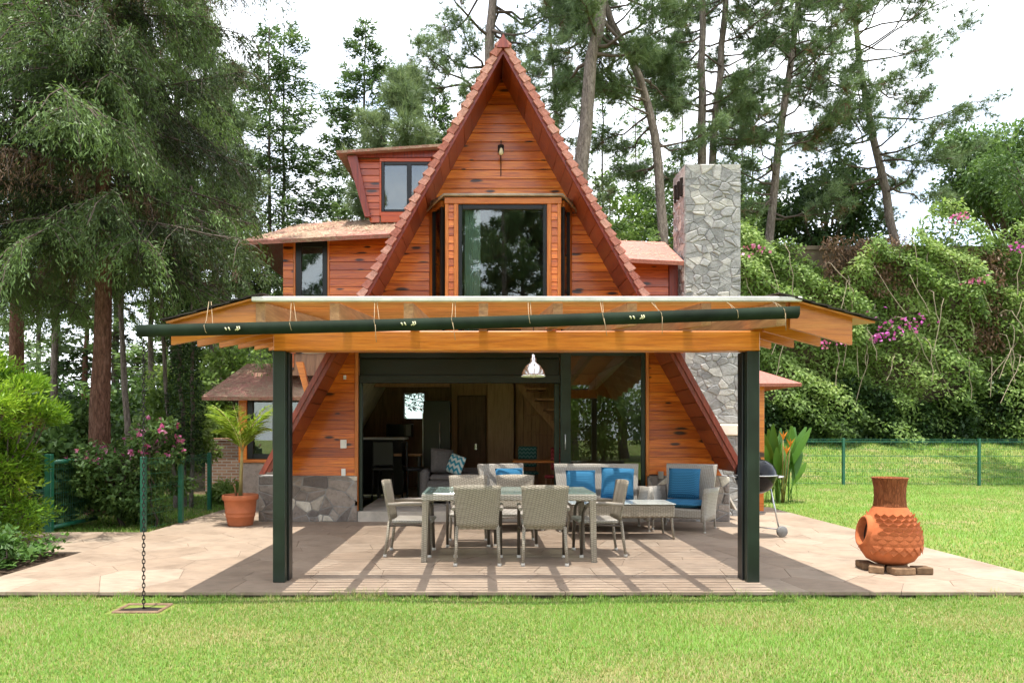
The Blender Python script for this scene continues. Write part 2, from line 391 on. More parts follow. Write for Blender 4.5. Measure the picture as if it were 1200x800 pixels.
M_print = fabric('turquoise print fabric', (.03, .26, .36), (.6, .66, .62), 18)
M_greyfab = plain('grey upholstery', (.13, .12, .115), .9, .15, 30, .2)
M_curtain = plain('pale green curtain', (.72, .80, .72), .9, .06, 5, .1)
M_terracotta = plain('terracotta', (.44, .13, .05), .85, .22, 7, .15, bump=.5)
M_potterra = plain('terracotta pot', (.42, .135, .06), .75, .15, 5, .2, bump=.3)
M_sooty = plain('sooty clay', (.03, .025, .022), .95, .4, 10, .05)
M_chrome = plain('polished steel', (.72, .72, .72), .2, .05, 8, .5, 1, 0, .02)
M_grey_alu = plain('aluminium', (.55, .55, .55), .35, .08, 8, .5, .8, 0, .04)
M_enamel = plain('black enamel', (.005, .005, .006), .16, .1, 6, .22, 0, 0, .02)
M_brick = plain('fire brick', (.19, .12, .07), .95, .35, 14, .1, bump=.6, rv=.3)
M_soil = plain('dark soil', (.06, .042, .03), .98, .4, 12, .05, bump=1.0, world=True)
M_glass = glass('window glass')
M_glassdoor = glass('door glass', (.55, .64, .60), 1.65)
M_tableglass = glass('table glass', (.70, .80, .76), 1.6)
M_iron = plain('dark iron chain', (.035, .03, .028), .6, .3, 20, .4, .6)
M_bulb = plain('glass bulb', (.7, .62, .42), .2, .05, 8)
M_string = plain('jute string', (.34, .25, .15), .9, .2, 40)

def lawn_mat():
    m, t, out = newmat('lawn turf'); p = pos(t)
    n = noise(t, p, .9, 6, .62); n2 = noise(t, p, 40, 5, .7)
    c = ramp(t, n, [(.34, (.34, .27, .15)), (.46, (.22, .26, .07)), (.66, (.15, .24, .045))])
    c = mix(t, .7, c, ramp(t, n2, [(.3, (.45, .45, .4)), (.65, (1.25, 1.2, 1.1))]), 'MULTIPLY')
    s = N(t, 'SeparateXYZ'); L(t, p, s.inputs[0])
    # forest floor beyond the garden on the left and behind the house
    f = N_smooth(t, math_(t, 'SUBTRACT', math_(t, 'ADD', s.outputs[1], math_(t, 'MULTIPLY', n, 5)), math_(t, 'MULTIPLY', s.outputs[0], .9)), 20, 23)
    c = mix(t, f, c, ramp(t, noise(t, p, 4, 6, .7), [(.3, (.05, .035, .02)), (.6, (.14, .10, .06)), (.8, (.08, .11, .03))]))
    principled(t, out, c, .95, n2, .9, .03, .1); return m
M_lawn = lawn_mat()

# ================================================================ the setting
def ground_z(X, Y):
    X = np.asarray(X, float); Y = np.asarray(Y, float)
    s = np.clip((Y - 20.4) / 6.0, 0, 1); s = s*s*(3-2*s)
    r = np.clip((X - 4.5) / 2.5, 0, 1)
    s2 = np.clip((Y - 18) / 40.0, 0, 1)
    return -.06 + r*s*1.45 + (1-r)*s2*1.2 + .012*np.sin(X*1.7+Y*.6)*np.sin(Y*1.3-X*.4)
def build_ground():
    xs = np.concatenate([np.linspace(-300, -31, 12), np.linspace(-30, 30, 121), np.linspace(31, 300, 12)])
    ys = np.concatenate([np.linspace(-120, -11, 10), np.linspace(-10, 60, 141), np.linspace(61, 400, 14)])
    X, Y = np.meshgrid(xs, ys); Z = ground_z(X, Y); nx, ny = len(xs), len(ys)
    V = np.column_stack([X.ravel(), Y.ravel(), Z.ravel()])
    i, j = np.meshgrid(np.arange(nx-1), np.arange(ny-1)); a = (j*nx + i).ravel()
    tag(npmesh('lawn', V, np.column_stack([a, a+1, a+1+nx, a+nx]), M_lawn, smooth=True), kind='structure')
build_ground()

PX0, PX1, PY0, PY1 = -4.85, 5.66, 6.40, 13.7
HX = .36
def stone_mesh(poly, h, bev, lo=-.02, jitter=0):
    """a flat stone: polygon in XY with chamfered rim, top at z = h"""
    inn = shrink(poly, bev)
    if not inn or len(inn) != len(poly):
        m = MB(); n = len(poly); m.add([(x, y, h) for x, y in poly] + [(x, y, lo) for x, y in poly], [tuple(range(n))] + [(i, n+i, n+(i+1) % n, (i+1) % n) for i in range(n)]); return m
    n = len(poly); m = MB()
    m.add([(x, y, h) for x, y in inn] + [(x, y, h-bev*.6) for x, y in poly] + [(x, y, lo) for x, y in poly],
          [tuple(range(n))] + [(i, n+i, n+(i+1) % n, (i+1) % n) for i in range(n)] + [(n+i, 2*n+i, 2*n+(i+1) % n, n+(i+1) % n) for i in range(n)])
    return m
def build_patio():
    m = MB(); m.box(PX0+.02, PX1-.02, PY0+.05, PY1, -.25, -.007); m.box(-8.4, PX0, 8.55, 10.25, -.25, -.0075)
    p = tag(m.build('patio', M_joint), kind='structure')
    cells = voronoi(PX0, PX1, PY0-.012, PY1, 215, 5, 2) + voronoi(-8.4, PX0, 8.55, 10.25, 26, 6, 2)
    for c in cells:
        cx = sum(q[0] for q in c)/len(c); cy = sum(q[1] for q in c)/len(c)
        if cy > 11.95 and abs(cx - HX) < 3.6: continue
        c = shrink(c, .0025)
        if not c: continue
        stone_mesh(c, random.uniform(-.001, .0012), .003, -.03).build('paving_stone', M_paving, p)
build_patio()
bed = MB(); bed.box(-9.5, -4.87, 4.6, 8.53, -.2, -.02)
tag(bed.build('planting_bed', M_soil), kind='structure')

# ================================================================ the house
YR, YW, YB = 10.70, 11.50, 16.8
ZA, KS, ZF = 7.48, .556, .85            # apex, half width per metre of drop, foot height
def half(z): return (ZA - z) * KS
TH = .13                               # roof thickness measured sideways
house = empty('house', (HX, YW, 0))
tag(house, 'two-storey A-frame wooden house with orange pine siding and red shingled rakes', 'house')
HM = Matrix.Translation((-HX, -YW, 0))
def hpart(mb, name, mat, parent=None):
    me = mb.mesh(name); 
    if parent is None:
        me.transform(HM); return mobj(name, me, mat, house)
    me.transform(HM); return mobj(name, me, mat, parent)

def gable_clip(poly, inset=.125):
    # |x-HX| <= half(z)-inset
    poly = clip(poly, 1, KS, HX + ZA*KS - inset); 
    return clip(poly, -1, KS, -HX + ZA*KS - inset) if len(poly) >= 3 else []
def plank_row(x0, x1, z0, z1, yw, parent, clipf=None, mat=None):
    poly = [(x0, z0), (x1, z0), (x1, z1), (x0, z1)]
    if clipf: poly = clipf(poly)
    if len(poly) < 3: return
    if max(p[0] for p in poly) - min(p[0] for p in poly) < .04: return
    mb = MB(); jit = random.uniform(-.002, .002)
    mb.prism(poly, yw, yw+.015, lambda x, z: yw - .006 - .016*(z1 - z)/(z1 - z0) + jit)
    hpart(mb, 'plank', mat or M_siding, parent)
PITCH = .152

# roof slopes
roof = None
def slope_pt(s, z, d):                     # s = side, d = depth under the outer surface measured sideways
    return (HX + s*(half(z) - d), z)
mb = MB()
for s in (-1, 1):
    pl = [slope_pt(s, ZF, 0), slope_pt(s, ZA, 0), (HX, ZA - .085/KS), slope_pt(s, ZF, .085)]
    if s == 1: pl = list(reversed(pl))
    mb.prism(pl, YR+.05, YB+.3)
roof = hpart(mb, 'roof', M_roofplain)
# front rake boards and shingles wrapped over the edge
for s in (-1, 1):
    m2 = MB(); pl = [slope_pt(s, ZF, .055), (HX, ZA-.055/KS), (HX, ZA-TH/KS), slope_pt(s, ZF, TH)]
    if s == 1: pl = list(reversed(pl))
    m2.prism(pl, YR, YR+.05); hpart(m2, 'rake_board', M_red, roof)
    m2 = MB(); pl = [slope_pt(s, ZF-.03, -.03), (HX + s*(half(3.0)+.03), 3.0), (HX + s*(half(3.0)-.055), 3.0), slope_pt(s, ZF-.03, .055)]
    if s == 1: pl = list(reversed(pl))
    m2.prism(pl, YR-.02, YR+.07); hpart(m2, 'lower_rake_board', M_red, roof)
    # soffit boards between rake and wall
    nb = 30; zz = np.linspace(ZF, ZA-TH/KS-.02, nb+1)
    for i in range(nb):
        z0, z1 = zz[i]+.004, zz[i+1]-.004; o = random.uniform(0, .006)
        m2 = MB(); pl = [slope_pt(s, z0, .088), slope_pt(s, z1, .088), slope_pt(s, z1, TH-.004+o), slope_pt(s, z0, TH-.004+o)]
        if s == 1: pl = list(reversed(pl))
        m2.prism(pl, YR+.055, YW+.05); hpart(m2, 'soffit_board', M_soffit, roof)
    ang = math.atan2(1, KS)
    z = 3.02; i = 0
    sd_ = Vector((-s*KS, 0, 1)).normalized()             # up the slope
    nd_ = Vector((s, 0, KS)).normalized()                # outward
    while z < ZA - .02:
        c = Vector((HX + s*half(z), 0, z))
        sh = MB(); ln = .143; t0 = .066
        a = sd_ * ln; tilt = nd_ * .028
        q0 = c - sd_*.01; wob = random.uniform(-.006, .006)
        p = [q0 + nd_*(.060+wob), q0 + a + nd_*(.012+wob), q0 + a - nd_*(t0+.01), q0 - nd_*(t0-.012)]
        pl = [(v.x, v.z) for v in p]
        if s == -1: pl = list(reversed(pl))
        yo = random.uniform(-.012, .006)
        sh.prism(pl, YR-.035+yo, YR+.42); hpart(sh, 'shingle', M_shingle, roof)
        z += .150*sd_.z
m2 = MB(); m2.prism([(HX-.10, ZA-.17), (HX+.10, ZA-.17), (HX, ZA+.04)], YR-.06, YB+.3); hpart(m2, 'ridge_cap', M_red, roof)

# front wall: backing, planks
front = hpart(MB().prism(gable_clip([(HX-4, .75), (-2.0, .75), (-2.0, 2.83), (HX-4, 2.83)]), YW+.015, YW+.1)
              .prism(gable_clip([(2.74, .75), (HX+4, .75), (HX+4, 2.83), (2.74, 2.83)]), YW+.015, YW+.1)
              .prism(gable_clip([(HX-4, 2.832), (-.78, 2.832), (-.78, 5.1), (HX-4, 5.1)]), YW+.015, YW+.1)
              .prism(gable_clip([(1.47, 2.832), (HX+4, 2.832), (HX+4, 5.1), (1.47, 5.1)]), YW+.015, YW+.1)
              .prism(gable_clip([(HX-4, 5.102), (HX+4, 5.102), (HX+4, 7.5), (HX-4, 7.5)]), YW+.015, YW+.1), 'front_wall', M_darkwood)
z = .75; 
while z < 7.18:
    z1 = z + PITCH - .004
    if z < 2.80:
        z1_ = min(z1, 2.83)
        plank_row(HX-4, -2.05, z, z1_, YW, front, gable_clip); plank_row(2.78, HX+4, z, z1_, YW, front, gable_clip)
        if z + PITCH > 2.83: pass
    elif z < 5.08:
        plank_row(HX-4, -.80, z, z1, YW, front, gable_clip); plank_row(1.49, HX+4, z, z1, YW, front, gable_clip)
        if z < 2.95: plank_row(-.80, 1.49, z, z1, YW, front, gable_clip)
    else: plank_row(HX-4, HX+4, z, z1, YW, front, gable_clip)
    z += PITCH
for x0, x1 in ((-2.048, -1.99), (2.73, 2.778)):
    hpart(MB().bbox(x0, x1, YW-.04, YW+.1, .17, 2.83), 'door_casing', M_trimZ)

# plinth of field stones
def wall_stones(parent, x0, x1, z0, z1, y, n, seed, mat, gap=.012, depth=.03, axis='x', aspect=1.25, name='stone'):
    for c in voronoi(x0, x1, z0, z1, n, seed, 0, aspect):
        c = shrink(c, gap*random.uniform(.6, 1.5))
        if not c or len(c) < 3: continue
        d = depth*random.uniform(.5, 1.2); inn = shrink(c, .018)
        m = MB(); k = len(c)
        tx, tz = random.uniform(-.05, .05), random.uniform(-.05, .05)
        cx = sum(q[0] for q in c)/k; cz = sum(q[1] for q in c)/k
        def W(u, v, o):
            o = o + (tx*(u-cx) + tz*(v-cz)) if o else o
            return (u, y - o, v) if axis == 'x' else (y - o, -u, v) if axis == 'ny' else (y + o, u, v)
        if inn and len(inn) == k:
            m.add([W(u, v, d) for u, v in inn] + [W(u, v, d*.45) for u, v in c] + [W(u, v, -.02) for u, v in c],
                  [tuple(range(k))] + [(i, k+i, k+(i+1) % k, (i+1) % k) for i in range(k)] + [(k+i, 2*k+i, 2*k+(i+1) % k, k+(i+1) % k) for i in range(k)])
        else:
            m.add([W(u, v, d*.7) for u, v in c] + [W(u, v, -.02) for u, v in c], [tuple(range(k))] + [(i, k+i, k+(i+1) % k, (i+1) % k) for i in range(k)])
        hpart(m, name, mat, parent)
for x0_, x1_, n_, s_ in ((-3.62, -2.0, 44, 11), (2.74, 4.10, 34, 12)):
    pl = hpart(MB().box(x0_, x1_, YW-.04, YW+.3, -.02, .745), 'plinth', M_mortar); wall_stones(pl, x0_, x1_, 0, .745, YW-.04, n_, s_, M_plinth, .008, .016)
# step and inside floor
hpart(MB().box(-1.99, 2.73, YW-.06, YB, -.02, .165), 'floor_slab', M_concrete)

# sliding door: steel header and frames
hd = hpart(MB().bbox(-1.985, 1.325, YW+.02, YW+.12, 2.68, 2.83).bbox(-1.985, 1.325, YW+.08, YW+.15, 2.40, 2.678).bbox(-1.985, 1.325, YW+.01, YW+.1, 2.27, 2.398), 'door_header', M_header)
df = hpart(MB().bbox(1.33, 1.50, YW+.0, YW+.06, .168, 2.826).bbox(2.66, 2.727, YW+.0, YW+.06, .168, 2.826).bbox(1.503, 2.657, YW+.002, YW+.058, 2.72, 2.824).bbox(1.503, 2.657, YW+.002, YW+.058, .17, .27), 'sliding_door', M_green)
hpart(MB().box(1.50, 2.66, YW+.025, YW+.031, .265, 2.725), 'pane', M_glassdoor, df)
hpart(MB().bbox(1.36, 1.47, YW+.07, YW+.13, .168, 2.8).bbox(1.24, 1.325, YW+.10, YW+.15, .168, 2.268), 'second_frame', M_green, df)
hpart(MB().tube([(1.405, YW-.002, 1.18), (1.405, YW-.04, 1.18), (1.405, YW-.04, 1.42), (1.405, YW-.002, 1.42)], .009, 6), 'handle', M_grey_alu, df)
hpart(MB().bbox(-1.985, -1.93, YW+.01, YW+.1, .168, 2.268), 'door_jamb', M_green)

# wall fittings
for (x, y, w_, h_) in ((404, 442, .045, .07), (402.5, 520, .10, .14), (402.5, 553, .07, .12)):
    c = P(x, y, YW-.03); hpart(MB().bbox(c.x-w_/2, c.x+w_/2, YW-.045, YW-.015, c.z-h_/2, c.z+h_/2, .006), 'wall_plate', M_white)
c = P(774, 557, YW-.05); hpart(MB().bbox(c.x-.04, c.x+.04, YW-.09, YW-.03, c.z-.05, c.z+.07, .006), 'outdoor_socket', M_grey_alu)

# bay window on the upper floor
YBAY = 11.06; BX0, BX1, JX0, JX1 = -.545, 1.285, -.337, 1.065; BT = 5.16; BZ = 2.98
bay = hpart(MB().prism([(BX0, BZ-.1), (BX1, BZ-.1), (BX1, BZ), (BX0, BZ)], YBAY+.02, YW), 'bay_window', M_trimX)
for (x0, x1) in ((BX0, BX0+.055), (JX0-.07, JX0), (JX1, JX1+.07), (BX1-.055, BX1)):
    hpart(MB().bbox(x0, x1, YBAY-.025, YBAY+.06, BZ, BT-.10), 'casing', M_trimZ, bay)
hpart(MB().bbox(BX0-.01, BX1+.01, YBAY-.03, YBAY+.06, BT-.10, BT+.0), 'head_casing', M_trimX, bay)
z = BZ
while z < BT-.12:
    for (x0, x1) in ((BX0+.057, JX0-.072), (JX1+.072, BX1-.057)):
        z1 = min(z+.118, BT-.102)
        mb = MB(); mb.prism([(x0, z), (x1, z), (x1, z1), (x0, z1)], YBAY, YBAY+.03, lambda x, zz: YBAY-.004-.014*(z1-zz)/(z1-z)); hpart(mb, 'plank', M_siding, bay)
    z += .122
fr = hpart(MB().bbox(JX0, JX0+.06, YBAY-.005, YBAY+.05, BZ, BT-.105).bbox(JX1-.06, JX1, YBAY-.005, YBAY+.05, BZ, BT-.105).bbox(JX0+.062, JX1-.062, YBAY-.004, YBAY+.05, BT-.18, BT-.105), 'window_frame', M_black, bay)
hpart(MB().box(JX0+.05, JX1-.05, YBAY+.02, YBAY+.026, BZ, BT-.17), 'pane', M_glass, bay)
# angled sides of the bay
for s, xa, xb in ((-1, BX0, -.80), (1, BX1, 1.49)):
    a = Vector((xa, YBAY, 0)); b = Vector((xb, YW, 0)); d = (b-a)
    def seg(t0, t1, z0, z1, o, name, mat, m=None):
        p, q = a + d*t0, a + d*t1; nn = Vector((-d.y, d.x, 0)).normalized()*o
        mm = MB(); mm.add([p-nn+Vector((0,0,z0)), q-nn+Vector((0,0,z0)), q+nn+Vector((0,0,z0)), p+nn+Vector((0,0,z0)), p-nn+Vector((0,0,z1)), q-nn+Vector((0,0,z1)), q+nn+Vector((0,0,z1)), p+nn+Vector((0,0,z1))],
                          ((0,3,2,1),(4,5,6,7),(0,1,5,4),(1,2,6,5),(2,3,7,6),(3,0,4,7))); hpart(mm, name, mat, bay)
    seg(.16, .26, BZ, BT-.12, .03, 'side_frame', M_black); seg(.74, .80, BZ, BT-.12, .03, 'side_frame', M_black); seg(.26, .74, BZ, BT-.12, .004, 'side_pane', M_glass)
    seg(.80, .98, BZ, BT-.08, .035, 'side_casing', M_trimZ); seg(.05, .98, BT-.12, BT-.01, .034, 'side_head', M_trimX) if False else None
    seg(.16, .80, BT-.12, BT-.02, .03, 'side_head', M_trimX)
rf = MB(); rf.add([(BX0-.03, YBAY-.05, BT+.012), (BX1+.03, YBAY-.05, BT+.012), (1.62, YW+.0, BT-.02), (-.92, YW+.0, BT-.02),
                   (BX0-.03, YBAY-.05, BT+.03), (BX1+.03, YBAY-.05, BT+.03), (1.62, YW+.0, BT+.05), (-.92, YW+.0, BT+.05)], ((0,3,2,1),(4,5,6,7),(0,1,5,4),(1,2,6,5),(2,3,7,6),(3,0,4,7)))
hpart(rf, 'bay_roof', M_grey_alu, bay)
l_ = P(500, 247, YW-.1); r_ = P(676, 247, YW-.1)
hpart(MB().tube([l_, (BX0-.02, YBAY-.06, BT+.03), (BX1+.02, YBAY-.06, BT+.03), r_], .022, 8), 'drip_edge', plain('weathered flashing', (.36, .30, .24), .6, .25, 6), bay)
# curtain behind the pane
cv = MB(); vs_ = []; n_ = 28
for i in range(n_+1):
    x = JX0+.09 + .26*i/n_; yy = YBAY+.12 + .028*math.sin(i*1.55) + .01*math.sin(i*.7)
    vs_ += [(x - .03*(1-i/n_)*0, yy, BZ), (x*.94+.0, yy, BT-.16)]
cv.add(vs_, [(2*i, 2*i+2, 2*i+3, 2*i+1) for i in range(n_)], True); hpart(cv, 'curtain', M_curtain, bay)

# upper floor slab, back wall (with kitchen window), side linings
KW = (P(473, 490, YB-.3), P(497, 460, YB-.3))
hpart(MB().box(HX-2.55, HX+2.55, YW+.13, YB, 2.84, 2.96), 'upper_floor', M_ply)
bw = MB()
for pz in ([(HX-4, 0), (KW[0].x, 0), (KW[0].x, 7.4), (HX-4, 7.4)], [(KW[1].x, 0), (HX+4, 0), (HX+4, 7.4), (KW[1].x, 7.4)], [(KW[0].x, 0), (KW[1].x, 0), (KW[1].x, KW[0].z), (KW[0].x, KW[0].z)], [(KW[0].x, KW[1].z), (KW[1].x, KW[1].z), (KW[1].x, 7.4), (KW[0].x, 7.4)]):
    bw.prism(gable_clip(pz, .1), YB-.2, YB)
hpart(bw, 'back_wall', M_darkwood)
for s in (-1, 1):
    pl = [slope_pt(s, .17, .14), slope_pt(s, 2.83, .14), slope_pt(s, 2.83, .17), slope_pt(s, .17, .17)]
    hpart(MB().prism(pl if s < 0 else list(reversed(pl)), YW+.12, YB-.21), 'side_lining', M_cream)
kw = hpart(MB().bbox(KW[0].x-.05, KW[0].x, YB-.23, YB-.14, KW[0].z-.05, KW[1].z+.05).bbox(KW[1].x, KW[1].x+.05, YB-.23, YB-.14, KW[0].z-.05, KW[1].z+.05).bbox(KW[0].x, KW[1].x, YB-.23, YB-.14, KW[1].z, KW[1].z+.05), 'kitchen_window', M_darkwood)
hpart(MB().box(KW[0].x, KW[1].x, YB-.1, YB-.094, KW[0].z, KW[1].z), 'pane', M_glass, kw)

# ---- side dormer of the upper floor, left
def siding(parent, x0, x1, z0, z1, y, clipf=None, pitch=PITCH, mat=None):
    z = z0
    while z < z1 - .02:
        plank_row(x0, x1, z, min(z+pitch-.004, z1), y, parent, clipf, mat); z += pitch
def left_of_roof(poly): return clip(poly, 1, -KS, HX - ZA*KS + .1)      # outside the left slope
def right_of_roof(poly): return clip(poly, -1, -KS, -HX - ZA*KS + .1)
YD = 12.8
dl = hpart(MB().prism(left_of_roof([(-3.59, 2.5), (-.5, 2.5), (-.5, 4.95), (-3.59, 4.95)]), YD+.015, YD+.1).box(-3.59, -3.5, YD+.1, 16.2, 2.5, 5.0), 'left_dormer', M_darkwood)
siding(dl, -3.59, -3.40, 2.6, 5.0, YD); siding(dl, -2.74, -.5, 2.6, 5.0, YD, left_of_roof)
fw = hpart(MB().bbox(-3.36, -3.25, YD-.03, YD+.05, 2.9, 4.97).bbox(-2.87, -2.78, YD-.03, YD+.05, 2.9, 4.97).bbox(-3.25, -2.87, YD-.029, YD+.05, 4.84, 4.97), 'window_frame', M_black, dl)
hpart(MB().box(-3.27, -2.85, YD-.012, YD-.008, 2.9, 4.86), 'pane', M_glass, dl); hpart(MB().box(-3.27, -2.85, YD+.004, YD+.013, 2.9, 4.86), 'dark_room_panel', plain('painted room darkness', (.05, .052, .05), .8, .2, 3), dl)  # dark panel added behind the pane, its colour standing in for the unlit room
hpart(MB().bbox(-3.40, -3.362, YD-.035, YD+.05, 2.9, 5.0), 'casing', M_trimZ, dl); hpart(MB().bbox(-2.778, -2.74, YD-.035, YD+.05, 2.9, 5.0), 'casing', M_trimZ, dl)
hpart(MB().slab([(-4.28, 12.36, 4.83), (-1.5, 12.36, 4.97), (-1.2, 14.3, 5.86), (-3.62, 14.3, 5.72)], .07), 'dormer_roof', M_roof, dl)
hpart(MB().slab([(-4.28, 12.36, 4.828), (-3.62, 14.3, 5.718), (-3.62, 16.3, 5.718), (-4.28, 16.3, 4.828)], .07), 'dormer_hip', M_roof, dl)
# ---- right
dr = hpart(MB().prism(right_of_roof([(1, 2.5), (3.60, 2.5), (3.60, 4.6), (1, 4.6)]), YD+.015, YD+.1), 'right_dormer', M_darkwood)
siding(dr, 1.2, 3.45, 2.6, 4.6, YD, right_of_roof, mat=M_sidingred); hpart(MB().bbox(3.46, 3.62, YD-.04, YD+.08, 2.6, 4.6), 'corner_board', M_red, dr)
hpart(MB().slab([(1.7, 12.38, 4.58), (3.62, 12.38, 4.48), (3.62, 13.7, 5.18), (1.3, 13.7, 5.26)], .07), 'dormer_roof', M_roofplain, dr)
# ---- loft dormer
YL = 13.5
def loft_clip(poly):
    poly = left_of_roof(poly)
    return clip(poly, -1, -.25, 2.14 - .25*5.63) if len(poly) >= 3 else []
ld = hpart(MB().prism(loft_clip([(-2.6, 5.5), (.3, 5.5), (.3, 6.86), (-2.6, 6.86)]), YL+.015, YL+1.8), 'loft_dormer', M_darkwood)
siding(ld, -2.6, -1.93, 5.5, 6.72, YL, loft_clip, .13, M_sidingred); siding(ld, -.93, .3, 5.5, 6.72, YL, loft_clip, .13, M_sidingred)
hpart(MB().bbox(-1.93, -.93, YL-.03, YL+.02, 6.67, 6.74).bbox(-1.93, -1.893, YL-.03, YL+.02, 5.62, 6.67).bbox(-1.9, -.6, YL-.031, YL+.02, 5.50, 5.70), 'casing', wood('red orange casing', (.36, .06, .015), (.50, .09, .02), (.55, .12, .03), 'X', knots=False, rspread=.2), ld)
hpart(MB().bbox(-2.5, .1, YL-.06, YL+.02, 6.742, 6.87), 'head_board', M_red, ld)
sb = P(408, 184, YL-.1); sb2 = P(433, 254, YL-.1)
hpart(MB().prism([(sb2.x-.09, sb2.z), (sb2.x+.02, sb2.z), (sb.x+.17, sb.z+.02), (sb.x-.02, sb.z+.02)], YL-.12, YL-.02), 'corner_board', M_red, ld)
lw = hpart(MB().bbox(-1.892, -1.83, YL-.03, YL+.012, 5.701, 6.668).bbox(-1.40, -1.31, YL-.03, YL+.012, 5.701, 6.668).bbox(-.99, -.93, YL-.03, YL+.012, 5.701, 6.668).bbox(-1.83, -.99, YL-.029, YL+.011, 6.60, 6.667).bbox(-1.83, -.99, YL-.029, YL+.011, 5.702, 5.75), 'window_frame', M_black, ld)
hpart(MB().box(-1.83, -1.40, YL-.012, YL-.008, 5.75, 6.6), 'pane', M_glass, ld); hpart(MB().box(-1.31, -.99, YL-.012, YL-.008, 5.75, 6.6), 'pane', M_glass, ld)
hpart(MB().box(-1.83, -1.40, YL+.004, YL+.012, 5.75, 6.6), 'curtain', plain('peach_blind', (.45, .27, .17), .9, .1, 5), ld)
hpart(MB().slab([(-2.72, 13.28, 6.80), (.3, 13.28, 7.0), (.3, 15.4, 7.16), (-2.72, 15.4, 6.96)], .05), 'dormer_roof', M_roof, ld)

# ---- ground floor side bays
for s, name in ((-1, 'left_bay'), (1, 'right_bay')):
    xo = -4.47 if s < 0 else 5.28; xi = -3.0 if s < 0 else 3.7; x0, x1 = min(xo, xi), max(xo, xi); YS = 13.0
    b = hpart(MB().box(x0, x1, YS+.0, 16, -.05, .92).box(x0+.02, x1-.02, YS+.14, 16, .92, 2.28), name, M_plinth if s < 0 else M_siding)
    xs_ = (xo, xo+.15) if s < 0 else (xo-.15, xo)
    hpart(MB().bbox(xs_[0]-.002, xs_[1], YS-.03, YS+.13, .92, 2.46 if s > 0 else 2.2), 'corner_post', M_beam, b)
    hpart(MB().bbox(x0+.0, x1, YS-.04, YS+.13, .90, .96), 'sill', M_trimX, b)
    if s < 0:
        hpart(MB().bbox(xo+.152, xo+.26, YS, YS+.1, .962, 2.2).bbox(xo+.62, xo+.70, YS, YS+.1, .962, 2.2).bbox(xo+.26, xo+.62, YS+.001, YS+.1, .962, 1.06), 'window_frame', M_black, b)
        hpart(MB().box(xo+.26, xo+.62, YS+.04, YS+.046, 1.06, 2.2).box(xo+.7, x1, YS+.04, YS+.046, .962, 2.2), 'pane', M_glass, b)
        hpart(MB().slab([(-5.0, 12.58, 2.10), (-2.7, 12.58, 2.10), (-2.2, 14.2, 2.85), (-4.72, 14.2, 2.85)], .07), 'bay_roof', M_roof, b)
        hpart(MB().slab([(-5.0, 12.58, 2.098), (-4.72, 14.2, 2.848), (-4.72, 16, 2.848), (-5.0, 16, 2.098)], .07), 'bay_hip', M_roof, b)
    else:
        siding(b, 4.7, 5.12, .96, 2.45, YS+.02)
        hpart(MB().slab([(3.9, 12.58, 2.34), (5.80, 12.58, 2.34), (5.05, 14.2, 2.90), (3.9, 14.2, 2.90)], .06), 'bay_roof', M_roofplain, b)
        hpart(MB().slab([(5.80, 12.58, 2.338), (5.80, 16, 2.338), (5.05, 16, 2.898), (5.05, 14.2, 2.898)], .06), 'bay_hip', M_roofplain, b)

# ---- chimney
CX0, CX1, CY0, CY1, CZ = 3.67, 4.66, 12.5, 13.22, 6.24
ch = hpart(MB().box(CX0+.0, CX1, CY0, CY1, 0, CZ-.02).box(CX0-.22, CX1+.1, CY0-.28, CY0-.001, -.02, 1.40), 'chimney', M_mortar)
wall_stones(ch, CX0, CX1, 1.62, CZ, CY0, 270, 21, M_stone, .003, .022, aspect=1.35)
wall_stones(ch, CX0-.22, CX1+.1, 0, 1.40, CY0-.28, 80, 22, M_stone, .003, .022)
wall_stones(ch, -CY1, -CY0, 3.0, CZ, CX0, 140, 23, M_stone, .003, .02, axis='ny')
hpart(MB().bbox(CX0-.25, CX1+.14, CY0-.34, CY0+.02, 1.405, 1.60, .02), 'mantel_ledge', M_cream, ch)
for k in range(3):
    y0 = CY0 + .09 + k*.19; hpart(MB().box(CX0-.05, CX0+.1, y0, y0+.07, CZ-.52, CZ-.2), 'smoke_slot', M_sooty, ch)

# ---- inside, ground floor (seen through the open door)
YI = YB - .35
q0, q1 = P(529, 455, YI), P(573, 572, YI)
pt = hpart(MB().bbox(q0.x, P(536, 0, YI).x, YI, YI+.1, .17, 2.82).bbox(P(570, 0, YI).x, q1.x, YI, YI+.1, .17, 2.82).box(P(536, 0, YI).x, P(570, 0, YI).x, YI+.001, YI+.1, P(0, 463, YI).z, 2.82), 'partition', M_brownboard)
hpart(MB().bbox(P(537, 0, YI).x, P(569, 0, YI).x, YI+.04, YI+.08, .17, P(0, 464, YI).z), 'inner_door', M_darkwood, pt)
hpart(MB().bbox(P(556, 0, YI).x, P(559, 0, YI).x, YI+.0, YI+.04, 1.05, 1.2), 'door_handle', M_chrome, pt)
hpart(MB().bbox(P(571.5, 0, YI-.3).x, P(602, 0, YI-.3).x, YI-.3, YI-.25, .17, 2.72), 'plywood_panel', M_ply)
